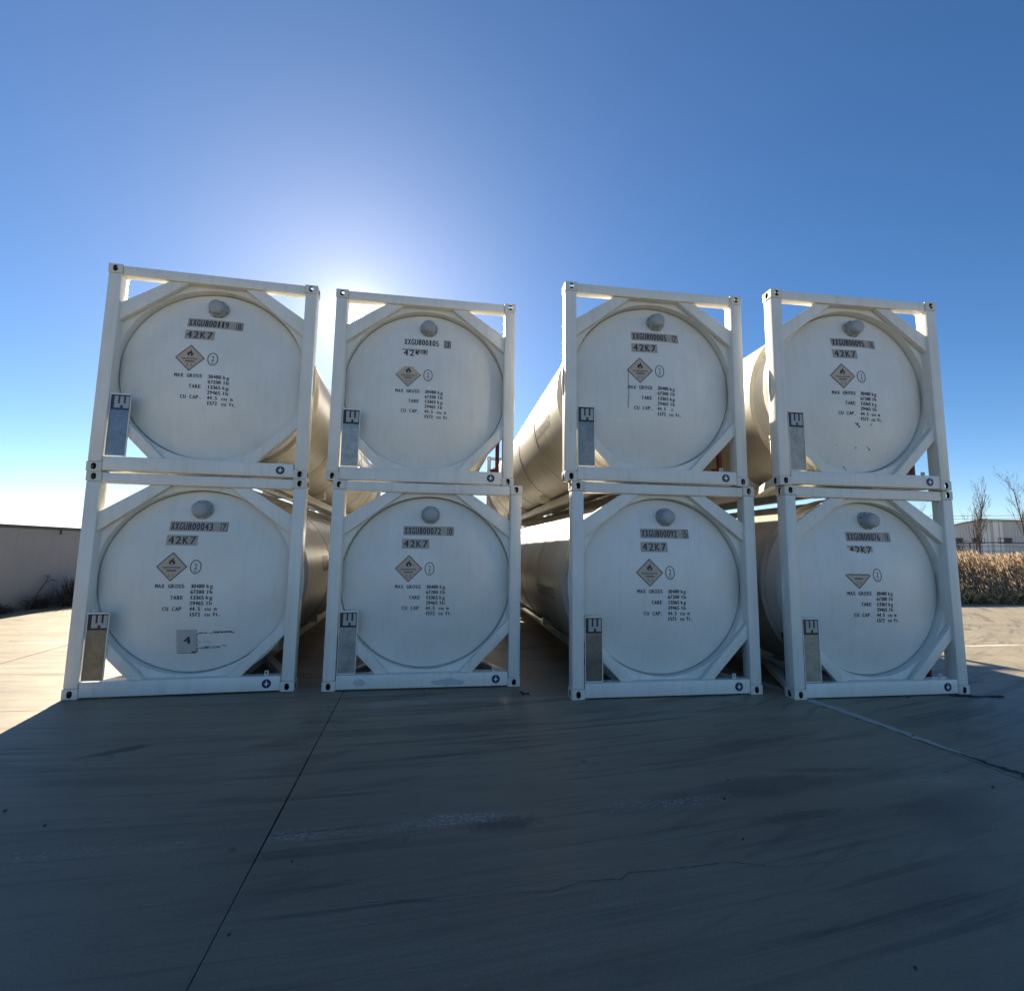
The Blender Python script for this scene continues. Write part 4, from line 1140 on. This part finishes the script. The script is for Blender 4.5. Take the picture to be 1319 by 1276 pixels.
D = math.radians
CONT = [
    dict(key='1b', dx=-0.055, num='XXGU800043', chk='7', loc=(-2.765, 0.002, 0), yaw=0.047, notice=True, nodot=True, label='lower tank container of the leftmost stack, with a notice marked 4 below its weights'),
    dict(key='1t', dx=-0.055, num='XXGU800119', chk='8', loc=(-2.770, -0.008, CH), yaw=0.0466, blue=True, doc='blue', nodot=False, label='upper tank container of the leftmost stack, numbered 800119, with a blue document panel'),
    dict(key='2b', dx=-0.045, num='XXGU800072', chk='0', loc=(0, 0, 0), yaw=0.0, patches=True, doc='pale', nodot=True, label='lower tank container numbered 800072 with grey repainted patches on its bottom beam'),
    dict(key='2t', dx=-0.045, stan='r', num='XXGU800105', chk='3', loc=(-0.106, 0.077, CH), yaw=0.004, pale_number=True, doc='pale', torn='lower', diamond='notch', label='upper tank container numbered 800105 with the sun in its top left corner'),
    dict(key='3b', dx=-0.022, num='XXGU800092', chk='5', loc=(2.949, -0.627, 0), yaw=-0.003, label='lower tank container numbered 800092, second stack from the right'),
    dict(key='3t', dx=-0.022, stan='r', num='XXGU800005', chk='7', loc=(2.862, -0.636, CH), yaw=-0.012, drip=True, m=True, label='upper tank container numbered 800005 with a dark run below its hazard diamond'),
    dict(key='4b', dx=-0.028, stan='lr', num='XXGU800076', chk='1', loc=(5.621, -0.894, 0), yaw=-0.007, doc='light', torn='ragged', diamond='half', label='lower tank container of the rightmost stack, numbered 800076, its hazard diamond half gone'),
    dict(key='4t', dx=-0.028, stan='lr', num='XXGU800095', chk='1', loc=(5.547, -0.933, CH), yaw=-0.022, doc='light', spots=True, label='upper tank container of the rightmost stack, numbered 800095, with paint chips below its weights'),
]
for s in CONT: build_container(s)

# ------------------------------------------------------------------ litter on the yard
tw = thing('rubber_scrap', 'small forked black scrap on the concrete beside the second stack', 'scrap', (1.19, -0.31, 0))
bm = bmesh.new(); add_tube(bm, [(-0.02, 0.05, 0.012), (0.0, 0.0, 0.022), (0.005, -0.06, 0.014)], [0.006, 0.010, 0.014], 6); add_tube(bm, [(0.005, -0.045, 0.014), (0.05, -0.02, 0.012), (0.085, -0.03, 0.012)], [0.008, 0.008, 0.014], 6)
link('scrap', mesh_from_bm('scrap', bm, M['black_rubber'], True), tw)
sp_ = thing('rubber_strip', 'torn black rubber strip lying under the rightmost container corner', 'rubber strip', (6.8, -0.93, 0))
bm = bmesh.new()
for k in range(9):
    x = -0.28 + k * 0.07; y = -0.012 * k + random.uniform(-0.012, 0.012)
    add_box(bm, x, x + 0.066, y - 0.022, y + 0.022, 0.002, random.uniform(0.010, 0.022), 0.003)
link('strip', mesh_from_bm('strip', bm, M['black_rubber']), sp_)
def pebble(label, x, y, r, seed):
    rnd = random.Random(seed); bm = bmesh.new()
    bmesh.ops.create_icosphere(bm, subdivisions=2, radius=r)
    for v in bm.verts: v.co *= rnd.uniform(0.75, 1.2); v.co.z *= 0.6
    zmin = min(v.co.z for v in bm.verts)
    o = thing('pebble', label, 'pebble', (x, y, -zmin + 0.001), (0, 0, rnd.uniform(0, 6)), 'small dark stones on the concrete', mesh_from_bm('pebble', bm, M['stone'], True))
def gpx(x, y):
    d = CF * 620.374 + CR * (x - 659.5) - CU * (y - 638)
    t = -CAM.z / d.z
    p = CAM + d * t
    return p.x, p.y
for k, (px, py, r, label) in enumerate((
        (6, 1045, 0.014, 'leftmost dark pebble, at the left picture edge on shaded concrete'),
        (57, 1064, 0.012, 'dark pebble just right of the leftmost one on the shaded concrete'),
        (938, 1005, 0.010, 'upper of two dark pebbles near the worn white line in front of the third stack'),
        (933, 1029, 0.012, 'lower of two dark pebbles near the worn white line in front of the third stack'),
        (957, 1081, 0.010, 'dark pebble between the worn white line and the long thin crack'),
        (667, 955, 0.008, 'tiny dark pebble in front of the wide gap between the middle stacks'),
        (742, 986, 0.007, 'tiny dark pebble in front of the left corner of the third stack'),
        (1176, 948, 0.014, 'dark pebble against the pale mortar strip in front of the rightmost stack'),
        (1170, 899, 0.016, 'dark pebble close to the bottom beam of the rightmost stack'),
        (1279, 1014, 0.013, 'dark pebble below the black tar seam near the right edge'),
        (1179, 1247, 0.011, 'dark pebble nearest the bottom right corner of the picture'),
        (1103, 926, 0.012, 'dark pebble at the near end of the mortar strip by the rightmost stack'),
        (295, 1204, 0.009, 'dark pebble beside the slab joint near the bottom edge'),
        (376, 1110, 0.009, 'dark pebble right of the slab joint just below the worn white line'))):
    x, y = gpx(px, py)
    pebble(label, x, y, r * 0.7, k)
